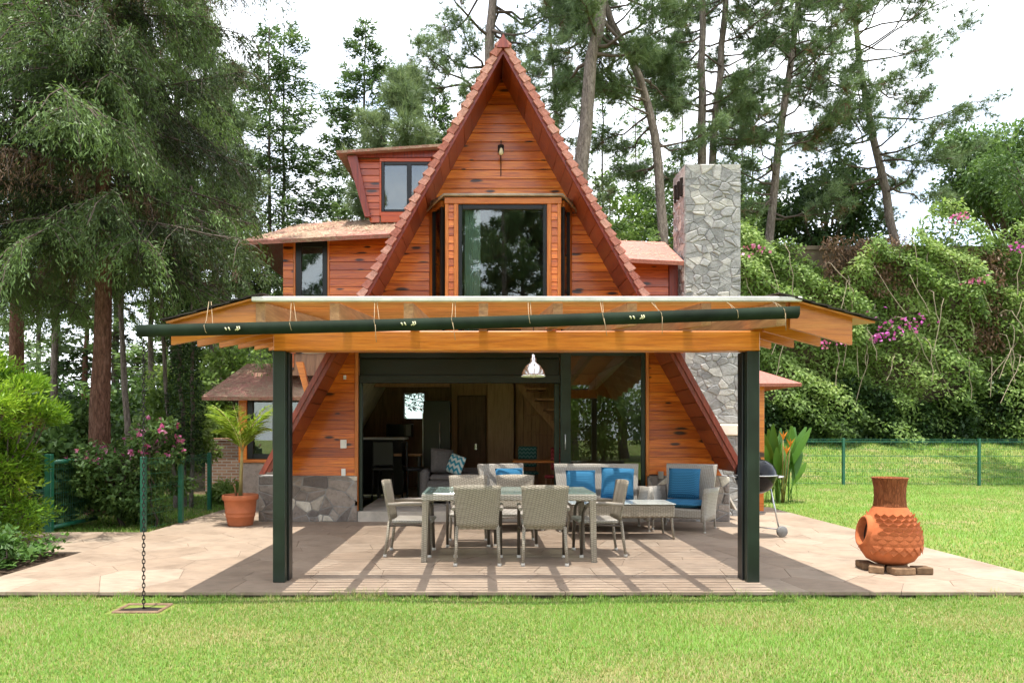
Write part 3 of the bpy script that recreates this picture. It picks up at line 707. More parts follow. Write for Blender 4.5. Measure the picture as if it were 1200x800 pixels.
# vertical boards behind the stair
xa, xb = P(604, 0, YI).x, 3.5; n_ = 14
for i in range(n_):
    x0 = xa + (xb-xa)*i/n_; hpart(MB().bbox(x0+.003, x0+(xb-xa)/n_-.003, YI-.03, YI+.0, .17, 2.82, .004), 'wall_board', M_brownboard, pt)
st0, st1 = P(607, 446, 15.2), P(668, 516, 15.2)
sc_ = hpart(MB().prism([(st0.x-.05, st0.z-.12), (st1.x-.05, st1.z-.12), (st1.x+.02, st1.z), (st0.x+.02, st0.z+.02)], 15.2, 15.24), 'staircase', M_brownboard)
for i in range(7):
    f = i/6; c = st0.lerp(st1, f); hpart(MB().bbox(c.x-.02, c.x+.36, 14.5, 15.24, c.z-.02, c.z+.02), 'tread', M_brownboard, sc_)
for (x, y, wpx) in ((618, 486, 16), (618, 505, 14), (626, 509, 34)):
    c = P(x, y, YI-.05); hpart(MB().bbox(c.x-.02, c.x+wpx*.02, YI-.1, YI-.031, c.z-.012, c.z+.012), 'wall_shelf', M_brownboard, pt)
hpart(MB().bbox(P(438, 0, 15).x, P(527, 0, 15).x, 15, 15.12, P(0, 453, 15).z, P(0, 447, 15).z), 'ceiling_beam', M_brownboard)
# lamp on the gable with its conduit
c = P(587, 180, YW-.05)
wl = hpart(MB().tube([(c.x, YW-.03, c.z+.02), (c.x, YW-.03, P(0, 207, YW).z)], .008, 6).tube([(c.x, YW-.03, c.z+.12), (c.x, YW-.12, c.z+.18), (c.x, YW-.16, c.z+.08)], .01, 6).lathe([(.05, c.z+.14), (.05, c.z+.02)], 12, (c.x, YW-.03, 0)), 'gable_lamp', M_iron)
hpart(MB().lathe([(.005, .05), (.025, .03), (.04, -.03), (.036, -.06), (.004, -.075)], 12, (c.x, YW-.16, c.z)), 'bulb', M_bulb, wl)

# fallen needles lying on the shingle roofs
def litter(parent, quad, n, seed):
    r = np.random.default_rng(seed); q = [np.array(p, float) for p in quad]; u = r.uniform(0, 1, n)[:, None]; v = (r.uniform(0, 1, n)**.9)[:, None]
    nn = np.cross(q[1]-q[0], q[3]-q[0]); nn /= np.linalg.norm(nn); C = (q[0]*(1-u)+q[1]*u)*(1-v) + (q[3]*(1-u)+q[2]*u)*v + nn*.006
    keep = np.sin(C[:, 0]*3.1 + C[:, 1]*2)*np.sin(C[:, 0]*1.3 - C[:, 1]*4) > r.uniform(-1.1, .7, n); C = C[keep]; m = len(C)
    e1 = (q[1]-q[0])/np.linalg.norm(q[1]-q[0]); e2 = np.cross(nn, e1); a = r.uniform(0, 6.28, m)[:, None]; d = e1*np.cos(a) + e2*np.sin(a) + nn*r.uniform(0, .35, m)[:, None]; s_ = (-e1*np.sin(a) + e2*np.cos(a))*.006
    l = r.uniform(.05, .15, m)[:, None]; V = np.stack([C-s_, C+s_, C+d*l+s_*.3], 1).reshape(-1, 3) - np.array([HX, YW, 0])
    tag(npmesh('needle_litter', V, np.arange(3*m).reshape(-1, 3), M_litter, parent), kind='stuff')
M_litter = plain('dry needle litter', (.46, .33, .225), .95, .45, 4, .05, world=True)
litter(dl, [(-4.25, 12.38, 4.84), (-1.6, 12.38, 4.98), (-1.3, 14.25, 5.84), (-3.62, 14.25, 5.70)], 5200, 1)
litter(dr, [(1.9, 12.40, 4.59), (3.6, 12.40, 4.50), (3.6, 13.65, 5.17), (1.5, 13.65, 5.25)], 500, 2)
litter(house, [(-4.97, 12.6, 2.115), (-2.8, 12.6, 2.115), (-2.5, 14.15, 2.83), (-4.72, 14.15, 2.83)], 1700, 3)

# ================================================================ the pergola
perg = empty('pergola', (HX, 6.83, 0))
tag(perg, 'slatted wooden pergola with shingled side wings on dark green steel posts', 'pergola')
PM = Matrix.Translation((-HX, -6.83, 0))
def ppart(mb, name, mat, parent=None):
    me = mb.mesh(name); me.transform(PM); return mobj(name, me, mat, parent or perg)
RS = .10                                       # roof rises towards the house
def rz(Y): return 2.60 + RS*(Y-6.2)
for x, s in ((-1.945, 1), (2.655, -1)):
    p = ppart(MB().bbox(x-.06, x+.06, 6.78, 6.86, 0, 2.244, .006), 'post', M_green)
    xi = x + s*.03
    ppart(MB().bbox(xi-.025, xi+.045 if s > 0 else xi+.025, 6.875, 7.0, 0, 2.243, .005) if s > 0 else MB().bbox(xi-.045, xi+.025, 6.875, 7.0, 0, 2.243, .005), 'rear_channel', M_black, p)
ppart(MB().bbox(-2.0, 2.72, 6.78, 6.95, 2.246, 2.437, .008), 'front_beam', M_beam)
RX = [-1.94, -1.285, -.63, .034, .695, 1.353, 2.01, 2.67]
for x in RX:
    m = MB(); m.add([(x-.042, 6.2, rz(6.2)-.20), (x+.042, 6.2, rz(6.2)-.20), (x+.042, 11.42, rz(11.42)-.20), (x-.042, 11.42, rz(11.42)-.20), (x-.042, 6.2, rz(6.2)), (x+.042, 6.2, rz(6.2)), (x+.042, 11.42, rz(11.42)), (x-.042, 11.42, rz(11.42))],
                    ((0,3,2,1),(4,5,6,7),(0,1,5,4),(1,2,6,5),(2,3,7,6),(3,0,4,7))); ppart(m, 'rafter', M_rafter)
# slats across the rafters
sl = MB().bbox(-1.985, 2.715, -.0175, .0175, 0, .022, .003).mesh('slat'); sl.transform(Matrix.Translation((-HX, 0, 0))); sl.materials.append(M_slat)
y = 6.24
while y < 11.40:
    o = bpy.data.objects.new('slat', sl); col.objects.link(o); o.parent = perg; o.location = (0, y-6.83+random.uniform(-.004, .004), rz(y)+.003); o.rotation_euler = (math.atan(RS), 0, random.uniform(-.001, .001)); y += .113
# clear sheet over the slats, white edge profile in front
m_, t_, out_ = newmat('clear polycarbonate'); tr_ = N(t_, 'BsdfTransparent'); tr_.inputs['Color'].default_value = (.98, .98, .98, 1); df_ = N(t_, 'BsdfTranslucent'); df_.inputs['Color'].default_value = (.92, .92, .90, 1)
ms_ = N(t_, 'MixShader'); ms_.inputs[0].default_value = .06; L(t_, tr_.outputs[0], ms_.inputs[1]); L(t_, df_.outputs[0], ms_.inputs[2]); L(t_, ms_.outputs[0], out_.inputs['Surface'])
ppart(MB().slab([(-2.0, 6.14, rz(6.14)+.045), (2.84, 6.14, rz(6.14)+.045), (2.84, 11.42, rz(11.42)+.045), (-2.0, 11.42, rz(11.42)+.045)], .008), 'clear_sheet', m_)
ppart(MB().bbox(-2.0, 2.83, 6.125, 6.16, 2.60, 2.645, .008), 'edge_profile', plain('white edge profile', (.62, .59, .54), .5, .15, 6))
ppart(MB().box(-2.6, 3.3, 11.425, 11.46, rz(11.42)-.22, rz(11.42)+.02), 'ledger', M_beam)
# side wings: sloping joists carrying dark shingles
for s in (-1, 1):
    x0, x1 = (HX-2.34, HX-3.1) if s < 0 else (HX+2.40, HX+2.95)
    xo = HX + s*3.12
    for i in range(10):
        y = 6.215 + .575*i; zt = rz(y)
        pl = [(x0, zt-.22), (x1, zt-.37), (x1, zt-.135), (x0, zt+.02)]
        if s < 0: pl = list(reversed(pl))
        ppart(MB().prism(pl, y, y+.045), 'joist', M_joist)
    def wz(x, y): return rz(y) + .026 - (abs(x-HX)-2.34)*.27
    xi = HX + s*2.30
    q = [(xi, 6.15), (xo, 6.15), (xo, 11.42), (xi, 11.42)]
    if s < 0: q = [q[1], q[0], q[3], q[2]]
    ppart(MB().slab([(x, y, wz(x, y)+.018) for x, y in q], .016), 'wing_deck', M_joist)
    # shingle courses
    nx_ = 6
    for k in range(nx_):
        a0 = xo + s*.035 - s*k*.145; a1 = a0 - s*.17
        yy = 6.12
        while yy < 11.3:
            ln = .9*random.uniform(.8, 1.15); y1 = min(yy+ln, 11.41)
            qa = [(a0, yy), (a1, yy), (a1, y1-.006), (a0, y1-.006)]
            if s > 0: qa = [qa[1], qa[0], qa[3], qa[2]]
            dz = lambda x: .036 + (.010 if abs(x-a0) < .01 else 0)
            ppart(MB().slab([(x, y, wz(x, y)+dz(x)+random.uniform(-.002, .003)) for x, y in qa], .012), 'wing_shingle', M_shingledark); yy = y1
# hanging gutter that falls to the left, and its strings
g0, g1 = Vector((-2.935, 6.03, 2.315)), Vector((2.74, 6.03, 2.475))
gm = MB(); n_ = 14; R_ = .050; pts = [g0.lerp(g1, i/24) + Vector((0, 0, -.012*math.sin(math.pi*i/24))) for i in range(25)]
prof = [(math.cos(t)*R_, math.sin(t)*R_) for t in np.linspace(math.pi*.98, 2.02*math.pi, n_)] + [(math.cos(t)*(R_-.006), math.sin(t)*(R_-.006)) for t in np.linspace(2.02*math.pi, math.pi*.98, n_)]
prof = [(a, (b if b < -.002 else b+.045)+.010) for a, b in prof]
V = [(p.x, p.y+a, p.z+b) for p in pts for a, b in prof]; k_ = len(prof)
gm.add(V, [(i*k_+j, (i+1)*k_+j, (i+1)*k_+(j+1) % k_, i*k_+(j+1) % k_) for i in range(24) for j in range(k_)], True)
for e, p in ((0, g0), (24, g1)): gm.f.append(tuple(range(e*k_, e*k_+n_))); gm.sm.append(False)
gut = ppart(gm, 'gutter', M_gutter)
for x in (-2.35, -1.62, -.9, -.24, .42, 1.05, 1.55, 2.2, 2.6):
    f = (x-g0.x)/(g1.x-g0.x); c = g0.lerp(g1, f); a = random.uniform(-.05, .05)
    ppart(MB().tube([(x+a, 6.14, 2.60), (x+a*.5, 6.05, c.z+.09), (x, 5.965, c.z+.03), (x+.01, 5.975, c.z-.02), (x+.02, 6.03, c.z-.04), (x+.03, 6.09, c.z+.03), (x+a+.02, 6.14, 2.60)], .0025, 5), 'hanger_string', M_string, gut)
    if random.random() < .6:
        ppart(MB().tube([(x+.01, 5.968, c.z), (x+.02+a*.3, 5.963, c.z-.07), (x+.03+a*.5, 5.964, c.z-.15)], .0025, 4), 'loose_string', M_string, gut)
for x in (-2.12, -.62, 1.33):
    f = (x-g0.x)/(g1.x-g0.x); c = g0.lerp(g1, f); m = MB()
    for dx in (-.05, -.022, .05, .068): m.tube([(x+dx, 5.968, c.z+.012+dx*.1), (x+dx+.008, 5.962, c.z), (x+dx+.014*(1 if dx < 0 else -1), 5.966, c.z-.014)], .0055, 5)
    ppart(m, 'clip', plain('yellowed clip', (.62, .58, .36), .6, .1, 8) if 'yellowed clip' not in MATS else MATS['yellowed clip'], gut)
# brace at the left wall
a, b = P(351, 424, 11.2), P(361, 462, 11.2)
ppart(MB().prism([(b.x-.04, b.z), (b.x+.05, b.z), (a.x+.06, a.z), (a.x-.05, a.z)], 11.15, 11.23), 'brace', M_beam)

lampo = tag(MB().lathe([(.001, -.05), (.16, -.045), (.185, -.02), (.185, 0), (.001, .002)], 28).build('ceiling_light', M_white), 'flat white oval ceiling light under the pergola near the potted palm', 'ceiling light')
lampo.location = P(371, 412.5, 10.9) + Vector((0, 0, .03)); lampo.scale = (1.35, 1, 1)

# rain chain: alternating oval links from gutter to drain
def link_mesh(M):
    m = MB(); pts = []
    for k in range(10):
        t = 2*math.pi*k/10; pts.append(M @ Vector((.011*math.cos(t), 0, .019*math.sin(t) + (.004 if math.sin(t) > 0 else -.004))))
    pts.append(pts[0]); pts.append(pts[1]); return m.tube(pts, .0042, 5, False)
chm = MB(); z = -.07; k = 0
while z < 2.27:
    lm = link_mesh(Matrix.Translation((0, 0, z)) @ Matrix.Rotation(math.pi/2*(k % 2) + .4, 4, 'Z')); chm.add(lm.v, lm.f, True); z += .0345; k += 1
rc = chm.build('rain_chain', M_iron); rc.location = (-2.895, 6.03, .0); tag(rc, 'thin dark metal rain chain hanging from the gutter end to the drain', 'chain')
# drain in the lawn
dr_ = empty('drain', (-2.90, 6.03, -.06)); tag(dr_, 'square sunken drain with brick rim in the lawn beneath the rain chain', 'drain')
for (x0, x1, y0, y1) in ((-.2, .2, -.15, -.118), (-.2, .2, .118, .15), (-.2, -.172, -.117, .117), (.172, .2, -.117, .117)):
    box('rim_block', plain('rim', (.20, .13, .085), .95, .3, 10, .1) if 'rim' not in MATS else MATS['rim'], dr_, x0, x1, y0, y1, -.06, .012, .01)
box('drain_bottom', M_sooty, dr_, -.17, .17, -.12, .12, -.02, -.004)

# ================================================================ furniture on the patio
def dining_chair():
    t = empty('dining_chair')
    # back: curved, wider at the top, faces +Y (front)
    def backpanel():
        m = MB(); nu, nv = 10, 8; V = []
        for side in (0, 1):
            for j in range(nv+1):
                f = j/nv; z = .41 + .475*f; hw = .228 + .032*f
                for i in range(nu+1):
                    u = -1 + 2*i/nu; yb = -.235 - .085*f - .035*(1-u*u)*(1) + (.014 if side == 0 else -.014)
                    V.append((u*hw, yb, z - (.012*(u*u) if j == nv else 0)))
        n1 = (nu+1)*(nv+1); F = []
        for j in range(nv):
            for i in range(nu):
                a = j*(nu+1)+i; F.append((a, a+1, a+nu+2, a+nu+1)); F.append((n1+a, n1+a+nu+1, n1+a+nu+2, n1+a+1))
        for i in range(nu):
            a = i; F.append((a, n1+a, n1+a+1, a+1)); a = nv*(nu+1)+i; F.append((a, a+1, n1+a+1, n1+a))
        for j in range(nv):
            a = j*(nu+1); F.append((a, a+nu+1, n1+a+nu+1, n1+a)); a += nu; F.append((a, n1+a, n1+a+nu+1, a+nu+1))
        return m.add(V, F, True)
    backpanel().build('backrest', M_wicker, t)
    MB().bbox(-.235, .235, -.22, .26, .385, .43, .015).build('seat', M_wickergrey, t)
    for s in (-1, 1):
        l = MB().tube([(s*.225, -.25, .42), (s*.232, -.275, .2), (s*.24, -.30, .025)], [.019, .018, .016], 8).build('leg', M_wicker, t)
        MB().lathe([(.021, .03), (.023, .0), (.001, 0)], 10, (s*.24, -.30, 0)).build('foot_cap', M_cap, l)
        l = MB().tube([(s*.262, .225, .025), (s*.262, .215, .3), (s*.262, .205, .52), (s*.262, .175, .588), (s*.262, .11, .612)], [.018, .019, .019, .019, .017], 8).build('leg', M_darkleg, t)
        MB().lathe([(.022, .03), (.025, .0), (.001, 0)], 10, (s*.262, .225, 0)).build('foot_cap', M_cap, l)
        a = MB(); a.tube([(s*.262, .185, .592), (s*.266, .12, .622), (s*.268, -.08, .622), (s*.262, -.26, .612)], [.02, .026, .026, .02], 8); a.build('armrest', M_wickerarm, t)
        MB().tube([(s*.262, .215, .36), (s*.25, .0, .375), (s*.235, -.25, .36)], .012, 6).build('side_rail', M_darkleg, t)
    return t
ch0 = dining_chair()
CHG = 'wicker dining chairs round the glass table'
chairs = [(-.02, 7.92, 0, 'wicker dining chair with its tan back turned outward, across from the sofa cushion, left of its twin'),
          (.715, 7.92, 0, ''), (-.15, 9.12, math.pi, ''), (.47, 9.16, math.pi, ''), (-.80, 8.42, -math.pi/2, ''), (1.40, 8.42, math.pi/2, '')]
LBL = ['taupe wicker dining chair on the lawn side of the glass table, nearer the kitchen',
       'taupe wicker dining chair on the lawn side of the glass table, nearer the grill',
       'wicker dining chair on the house side of the glass table, before the grey sofa',
       'wicker dining chair on the house side of the glass table, before the wicker armchair',
       'wicker dining chair seen from its side at the kitchen end of the glass table',
       'wicker dining chair seen from its side at the coffee-table end of the glass table']
for i, (x, y, a, _) in enumerate(chairs):
    o = ch0 if i == 0 else copy_tree(ch0)
    o.location = (x, y, .002); o.rotation_euler = (0, 0, a + random.uniform(-.05, .05)); tag(o, LBL[i], 'chair', CHG)

tb = empty('dining_table', (.33, 8.3, 0)); tag(tb, 'long wicker dining table with frosted green glass top', 'table')
for sx in (-1, 1):
    for sy in (-1, 1):
        m = MB(); x, y = sx*.955, sy*.445; w1, w0 = .036, .03
        m.add([(x-w0, y-w0, .003), (x+w0, y-w0, .003), (x+w0, y+w0, .003), (x-w0, y+w0, .003), (x-w1-sx*.02, y-w1, .69), (x+w1-sx*.02, y-w1, .69), (x+w1-sx*.02, y+w1, .69), (x-w1-sx*.02, y+w1, .69)], ((0,3,2,1),(4,5,6,7),(0,1,5,4),(1,2,6,5),(2,3,7,6),(3,0,4,7)))
        m.build('leg', M_wicker, tb)
MB().bbox(-.98, .98, -.48, -.41, .69, .765, .01).bbox(-.98, .98, .41, .48, .69, .765, .01).bbox(-.98, -.91, -.409, .409, .69, .765, .01).bbox(.91, .98, -.409, .409, .69, .765, .01).build('apron', M_wickergrey, tb)
m = MB().box(-.9, .9, -.04, .04, .70, .74); m.build('cross_rail', M_darkleg, tb)
mg, tg, og = newmat('frosted table glass'); pg = N(tg, 'BsdfPrincipled'); pg.inputs['Base Color'].default_value = (.34, .44, .40, 1); pg.inputs['Roughness'].default_value = .08; pg.inputs['Specular IOR Level'].default_value = .7
ms = N(tg, 'MixShader'); ms.inputs[0].default_value = .55; trn = N(tg, 'BsdfTransparent'); trn.inputs['Color'].default_value = (.75, .85, .8, 1); L(tg, trn.outputs[0], ms.inputs[1]); L(tg, pg.outputs[0], ms.inputs[2]); L(tg, ms.outputs[0], og.inputs['Surface'])
MB().bbox(-.975, .975, -.475, .475, .767, .775, .002).build('glass_top', mg, tb)

def arm_panel(m, x, s, y0, y1, zb, zt):
    """curved wicker arm: bulges outward, rolled top"""
    V = []; nu, nv = 6, 6
    for side in (0, 1):
        for j in range(nv+1):
            f = j/nv; z = zb + (zt-zb)*f
            for i in range(nu+1):
                g = i/nu; y = y0 + (y1-y0)*g; b = .05*f*f + .02*math.sin(math.pi*g)
                V.append((x + s*(b + (.035 if side else -.02)), y + .04*f*(1 if g > .5 else 0), z + .03*(1-g)*f))
    n1 = (nu+1)*(nv+1); F = []
    for j in range(nv):
        for i in range(nu):
            a = j*(nu+1)+i; F.append((a, a+1, a+nu+2, a+nu+1)); F.append((n1+a, n1+a+nu+1, n1+a+nu+2, n1+a+1))
    for i in range(nu):
        a = i; F.append((a, n1+a, n1+a+1, a+1)); a = nv*(nu+1)+i; F.append((a, a+1, n1+a+1, n1+a))
    for j in range(nv):
        a = j*(nu+1); F.append((a, a+nu+1, n1+a+nu+1, n1+a)); a += nu; F.append((a, n1+a, n1+a+nu+1, a+nu+1))
    m.add(V, F, True)
def lounge(name, W, loc, rz_, label, cat, group=None):
    """wicker lounge seat facing -Y, W = outer width"""
    t = empty(name, loc, rz_); tag(t, label, cat, group); h = W/2
    m = MB(); hw0, hw1 = h-.08, h-.02
    m.add([(-hw0, .25, .3), (hw0, .25, .3), (hw0, .32, .3), (-hw0, .32, .3), (-hw1, .42, .95), (hw1, .42, .95), (hw1, .47, .94), (-hw1, .47, .94)], ((0,3,2,1),(4,5,6,7),(0,1,5,4),(1,2,6,5),(2,3,7,6),(3,0,4,7))); m.build('backrest', M_wickergrey, t)
    MB().tube([(-hw1, .445, .945), (hw1, .445, .945)], .022, 8).build('top_roll', M_wickergrey, t)
    MB().bbox(-h+.06, h-.06, -.34, .3, .2, .34, .02).build('seat_base', M_wickergrey, t)
    for s in (-1, 1):
        m = MB(); arm_panel(m, s*(h-.06), s, -.34, .36, .16, .62); m.build('armrest', M_wickergrey, t)
        for y in (-.31, .33):
            l = MB().tube([(s*(h-.04), y, .3), (s*(h-.03), y, .02)], [.02, .016], 8).build('leg', M_wickergrey, t); MB().lathe([(.02, .025), (.021, .002), (.001, .002)], 10, (s*(h-.03), y, 0)).build('foot_cap', M_cap, l)
    pillow_mesh(W-.2, .58, .11).build('seat_cushion', M_blue, t).location = (0, -.03, .395)
    return t
def pillow_mesh(w_, d_, h_, n=12, flat=True):
    m = MB(); V = []
    for side in (1, -1):
        for j in range(n+1):
            for i in range(n+1):
                u, v = -1+2*i/n, -1+2*j/n
                e = (1-abs(u)**4)*(1-abs(v)**4); pin = 1 - .05*(abs(u*v)) + 0
                V.append((u*w_/2*(1 - .04*(1-u*u*v*v)*abs(v)**0 + .04), v*d_/2, side*h_/2*max(e, 0)**.45))
    n1 = (n+1)**2; F = []
    for j in range(n):
        for i in range(n):
            a = j*(n+1)+i; F.append((a, a+1, a+n+2, a+n+1)); F.append((n1+a, n1+a+n+1, n1+a+n+2, n1+a+1))
    return m.add(V, F, True)
def pillow(name, mat, size, thick, loc, rot, label, group=None):
    o = pillow_mesh(size, size, thick).build(name, mat); 
    o.data.transform(Matrix.Rotation(math.pi/2, 4, 'X')); o.location = loc; o.rotation_euler = rot; tag(o, label, 'pillow', group); return o
lounge('loveseat', 1.36, (1.83, 10.55, .002), 0, 'grey wicker two-seat sofa with blue seat cushion before the sliding glass', 'sofa')
PG = 'blue throw pillows on the wicker lounge seats'
pillow('throw_pillow', M_blue, .44, .15, (1.55, 10.70, .66), (-.22, 0, .05), 'blue zigzag pillow on the wicker two-seat sofa, at its end near the dining table', PG)
pillow('throw_pillow', M_blue, .48, .15, (2.10, 10.66, .68), (-.22, .04, -.1), 'blue zigzag pillow on the wicker two-seat sofa, at its end near the stone plinth', PG)
lounge('wicker_armchair', .82, (3.08, 10.55, .002), -.55, 'grey wicker armchair with blue seat cushion standing before the stone plinth', 'armchair', 'wicker lounge armchairs')
pillow('throw_pillow', M_blue, .46, .15, (3.12, 10.68, .68), (-.22, 0, -.5), 'blue zigzag pillow leaning in the wicker armchair by the stone plinth', PG)
lounge('wicker_armchair', .80, (.48, 10.55, .002), .35, 'grey wicker armchair with blue cushion behind the dining table', 'armchair', 'wicker lounge armchairs')
pillow('throw_pillow', M_blue, .44, .15, (.47, 10.66, .70), (-.32, 0, .35), 'blue zigzag pillow in the wicker armchair behind the dining table', PG)
ct = empty('coffee_table', (1.95, 9.78, 0)); tag(ct, 'low wicker coffee table with pale glass top and curved legs', 'coffee table')
MB().bbox(-.70, .70, -.30, .30, .30, .478, .02).build('woven_body', M_wicker, ct)
MB().bbox(-.71, .71, -.31, .31, .480, .490, .003).build('glass_top', plain('pale glass', (.55, .58, .54), .12, .05, 4, .6), ct)
for sx in (-1, 1):
    for sy in (-1, 1):
        MB().tube([(sx*.66, sy*.26, .34), (sx*.67, sy*.265, .18), (sx*.69, sy*.275, .01)], [.022, .018, .014], 8).build('leg', M_wicker, ct)

# kettle grill behind the right post
kg = empty('kettle_grill', (3.88, 9.85, 0)); tag(kg, 'black enamel kettle grill on tripod legs with wheels behind the pergola post', 'grill')
R0 = .285
bowl = [(.02, .60), (.10, .605), (.19, .65), (.25, .73), (.28, .82), (R0, .86)]; lid = [(R0+.006, .862), (.275, .93), (.24, 1.0), (.17, 1.055), (.09, 1.08), (.001, 1.085)]
MB().lathe(bowl, 32).build('bowl', M_enamel, kg); ld_ = MB().lathe(lid, 32).build('lid', M_enamel, kg)
MB().lathe([(R0+.004, .852), (R0+.012, .858), (R0+.006, .866)], 32).build('rim', M_grey_alu, kg)
MB().tube([(-.07, 0, 1.078), (-.06, 0, 1.12), (.06, 0, 1.12), (.07, 0, 1.078)], .012, 8).build('lid_handle', M_black, ld_)
for a in (math.pi*.97, math.pi*1.97):
    c, s_ = math.cos(a), math.sin(a); MB().tube([(c*.28-s_*.09, s_*.28+c*.09, .83), (c*.36-s_*.07, s_*.36+c*.07, .84), (c*.36+s_*.07, s_*.36-c*.07, .84), (c*.28+s_*.09, s_*.28-c*.09, .83)], .011, 8).build('side_handle', M_grey_alu, kg)
legs = [(-.28, -.12), (.33, -.08), (.02, .33)]
for (x, y) in legs:
    d = Vector((x, y)).normalized(); MB().tube([(d.x*.2, d.y*.2, .68), (x*.95, y*.95, .06 if x > 0 else .01)], .012, 8).build('leg', M_grey_alu, kg)
for (x, y) in legs[1:]:
    wl_ = MB(); wl_.lathe([(.001, -.025), (.07, -.025), (.078, -.015), (.078, .015), (.07, .025), (.001, .025)], 24)
    o = wl_.build('wheel', plain('grey wheel', (.17, .165, .155), .6, .1, 6) if 'grey wheel' not in MATS else MATS['grey wheel'], kg); o.location = (x, y-.03, .08); o.rotation_euler = (math.pi/2, 0, .15)
MB().lathe([(.14, .335), (.13, .31), (.001, .305)], 24).build('ash_catcher', M_grey_alu, kg)
MB().tube([(.32, -.06, .1), (.03, .31, .1)], .008, 6).build('axle', M_grey_alu, kg)

# chiminea
cm = empty('chiminea', (4.35, 7.42, .075)); tag(cm, 'terracotta clay chiminea with scale pattern and round mouth', 'chiminea')
BP = [(.001, .0), (.15, .0), (.225, .04), (.283, .13), (.303, .22), (.296, .31), (.268, .40), (.224, .48), (.18, .56), (.155, .62), (.148, .70), (.152, .80), (.168, .885), (.178, .90), (.172, .905), (.145, .90), (.13, .80)]
def body_r(z):
    for (r0, z0), (r1, z1) in zip(BP[1:], BP[2:]):
        if z0 <= z <= z1 and z1 > z0: return r0 + (r1-r0)*(z-z0)/(z1-z0)
    return .2
def body_mesh():
    zs = [0.0] + list(np.linspace(.04, .60, 30)); prof = [(.001, 0), (.15, 0)] + [((body_r(z) if z < .56 else .18 - (z-.56)*.5), z) for z in zs[1:]]
    m = MB().lathe(prof, 72); keep = []
    for i, f in enumerate(m.f):
        c = sum((Vector(m.v[k]) for k in f), Vector())/4 - mcn; ax = c.dot(md); r = c - md*ax
        if not (ax > -.12 and math.hypot(r.dot(mr)/.9, r.dot(mu)/1.12) < .135): keep.append(i)
    m.f = [m.f[i] for i in keep]; m.sm = [True]*len(keep); m.build('body', M_terracotta, cm)
MB().lathe([(.158, .603)] + BP[9:], 48).build('neck', bark('smoke-stained clay neck', (.24, .075, .03), (.34, .11, .044), (.41, .145, .062), 1.6), cm)
MB().lathe([(.145, .86), (.001, .85)], 32).build('flue', M_sooty, cm)
ma = math.radians(176); md = Vector((math.cos(ma), math.sin(ma), .18)).normalized(); mu = Vector((0, 0, 1)); mu = (mu - md*mu.dot(md)).normalized(); mr = md.cross(mu)
mcn = Vector((math.cos(ma)*.252, math.sin(ma)*.252, .33))
def ring(prof, n=28):
    m = MB(); V = []
    for (r, d) in prof:
        for k in range(n):
            t = 2*math.pi*k/n; V.append(mcn + md*d + (mr*math.cos(t)*.9 + mu*math.sin(t)*1.12)*r)
    return m.add(V, [(i*n+k, i*n+(k+1) % n, (i+1)*n+(k+1) % n, (i+1)*n+k) for i in range(len(prof)-1) for k in range(n)], True)
body_mesh()
mo = ring([(.19, -.14), (.165, -.02), (.15, .03), (.143, .04), (.128, .04), (.122, .02), (.118, -.06)]).build('mouth_rim', M_terracotta, cm)
ring([(.126, .03), (.118, -.05), (.12, -.16), (.001, -.2)]).build('mouth_opening', M_sooty, mo)
sm_ = MB(); sm_.add([(-.5, 0, .12), (0, 0, -.62), (.5, 0, .12), (0, 0, .6), (0, -.34, -.12), (-.27, -.1, -.28), (.27, -.1, -.28)], ((0, 5, 4), (5, 1, 4), (1, 6, 4), (6, 2, 4), (2, 3, 4), (3, 0, 4)), False)
sme = sm_.mesh('scale'); sme.materials.append(M_terracotta)
for j, z in enumerate(np.arange(.155, .53, .043)):
    r = body_r(z); n = 19
    for k in range(n):
        a = 2*math.pi*(k + .5*(j % 2))/n
        d = Vector((math.cos(a)*r, math.sin(a)*r, z))
        if (d - mcn).length < .205: continue
        o = bpy.data.objects.new('scale', sme); col.objects.link(o); o.parent = cm; sl_ = (body_r(z+.02)-body_r(z-.02))/.04
        o.location = d; tilt = math.atan(sl_); wd = 2*math.pi*r/n
        o.rotation_euler = Matrix.Rotation(a + math.pi/2, 3, 'Z').to_4x4().to_euler() if False else (Matrix.Rotation(a + math.pi/2, 4, 'Z') @ Matrix.Rotation(-tilt*1.0, 4, 'X')).to_euler()
        o.scale = (wd*1.08, .021, .074)
for (x, y, a, lb) in ((4.15, 7.31, 1.0, 'dark fire brick under the chiminea, at its mouth side corner'), (4.33, 7.19, .1, 'long dark fire brick under the chiminea, facing the lawn'), (4.555, 7.215, -.05, 'dark fire brick under the chiminea, at the corner by the patio edge'), (4.14, 7.50, 1.4, 'fire brick under the chiminea, tucked below the mouth'), (4.45, 7.52, .1, 'fire brick hidden behind under the chiminea, on the house side')):
    hl = .085 if x > 4.5 else .115; o = MB().bbox(-hl, hl, -.07, .07, 0, .07, .008).build('brick', M_brick); o.location = (x, y, .003); o.rotation_euler = (0, 0, a); tag(o, lb, 'brick', 'bricks under the chiminea')

# pendant lamp over the dining table
pe = empty('pendant_lamp', (.645, 8.4, 2.13)); tag(pe, 'polished metal bell pendant lamp hanging over the dining table', 'pendant lamp')
MB().lathe([(.143, .0), (.145, .012), (.138, .03), (.12, .075), (.085, .125), (.045, .155), (.035, .17), (.034, .21), (.022, .225), (.02, .25), (.006, .262), (.001, .262)], 36).build('lamp_shade', M_chrome, pe)
MB().lathe([(.144, -.006), (.1442, .003)], 36).build('rim', M_white, pe)
MB().lathe([(.02, .12), (.03, .06), (.036, .02), (.025, -.012), (.001, -.02)], 16).build('bulb', M_bulb, pe)
MB().tube([(0, 0, .26), (0, 0, rz(8.4)-2.13)], .005, 6).build('cord', M_black, pe)

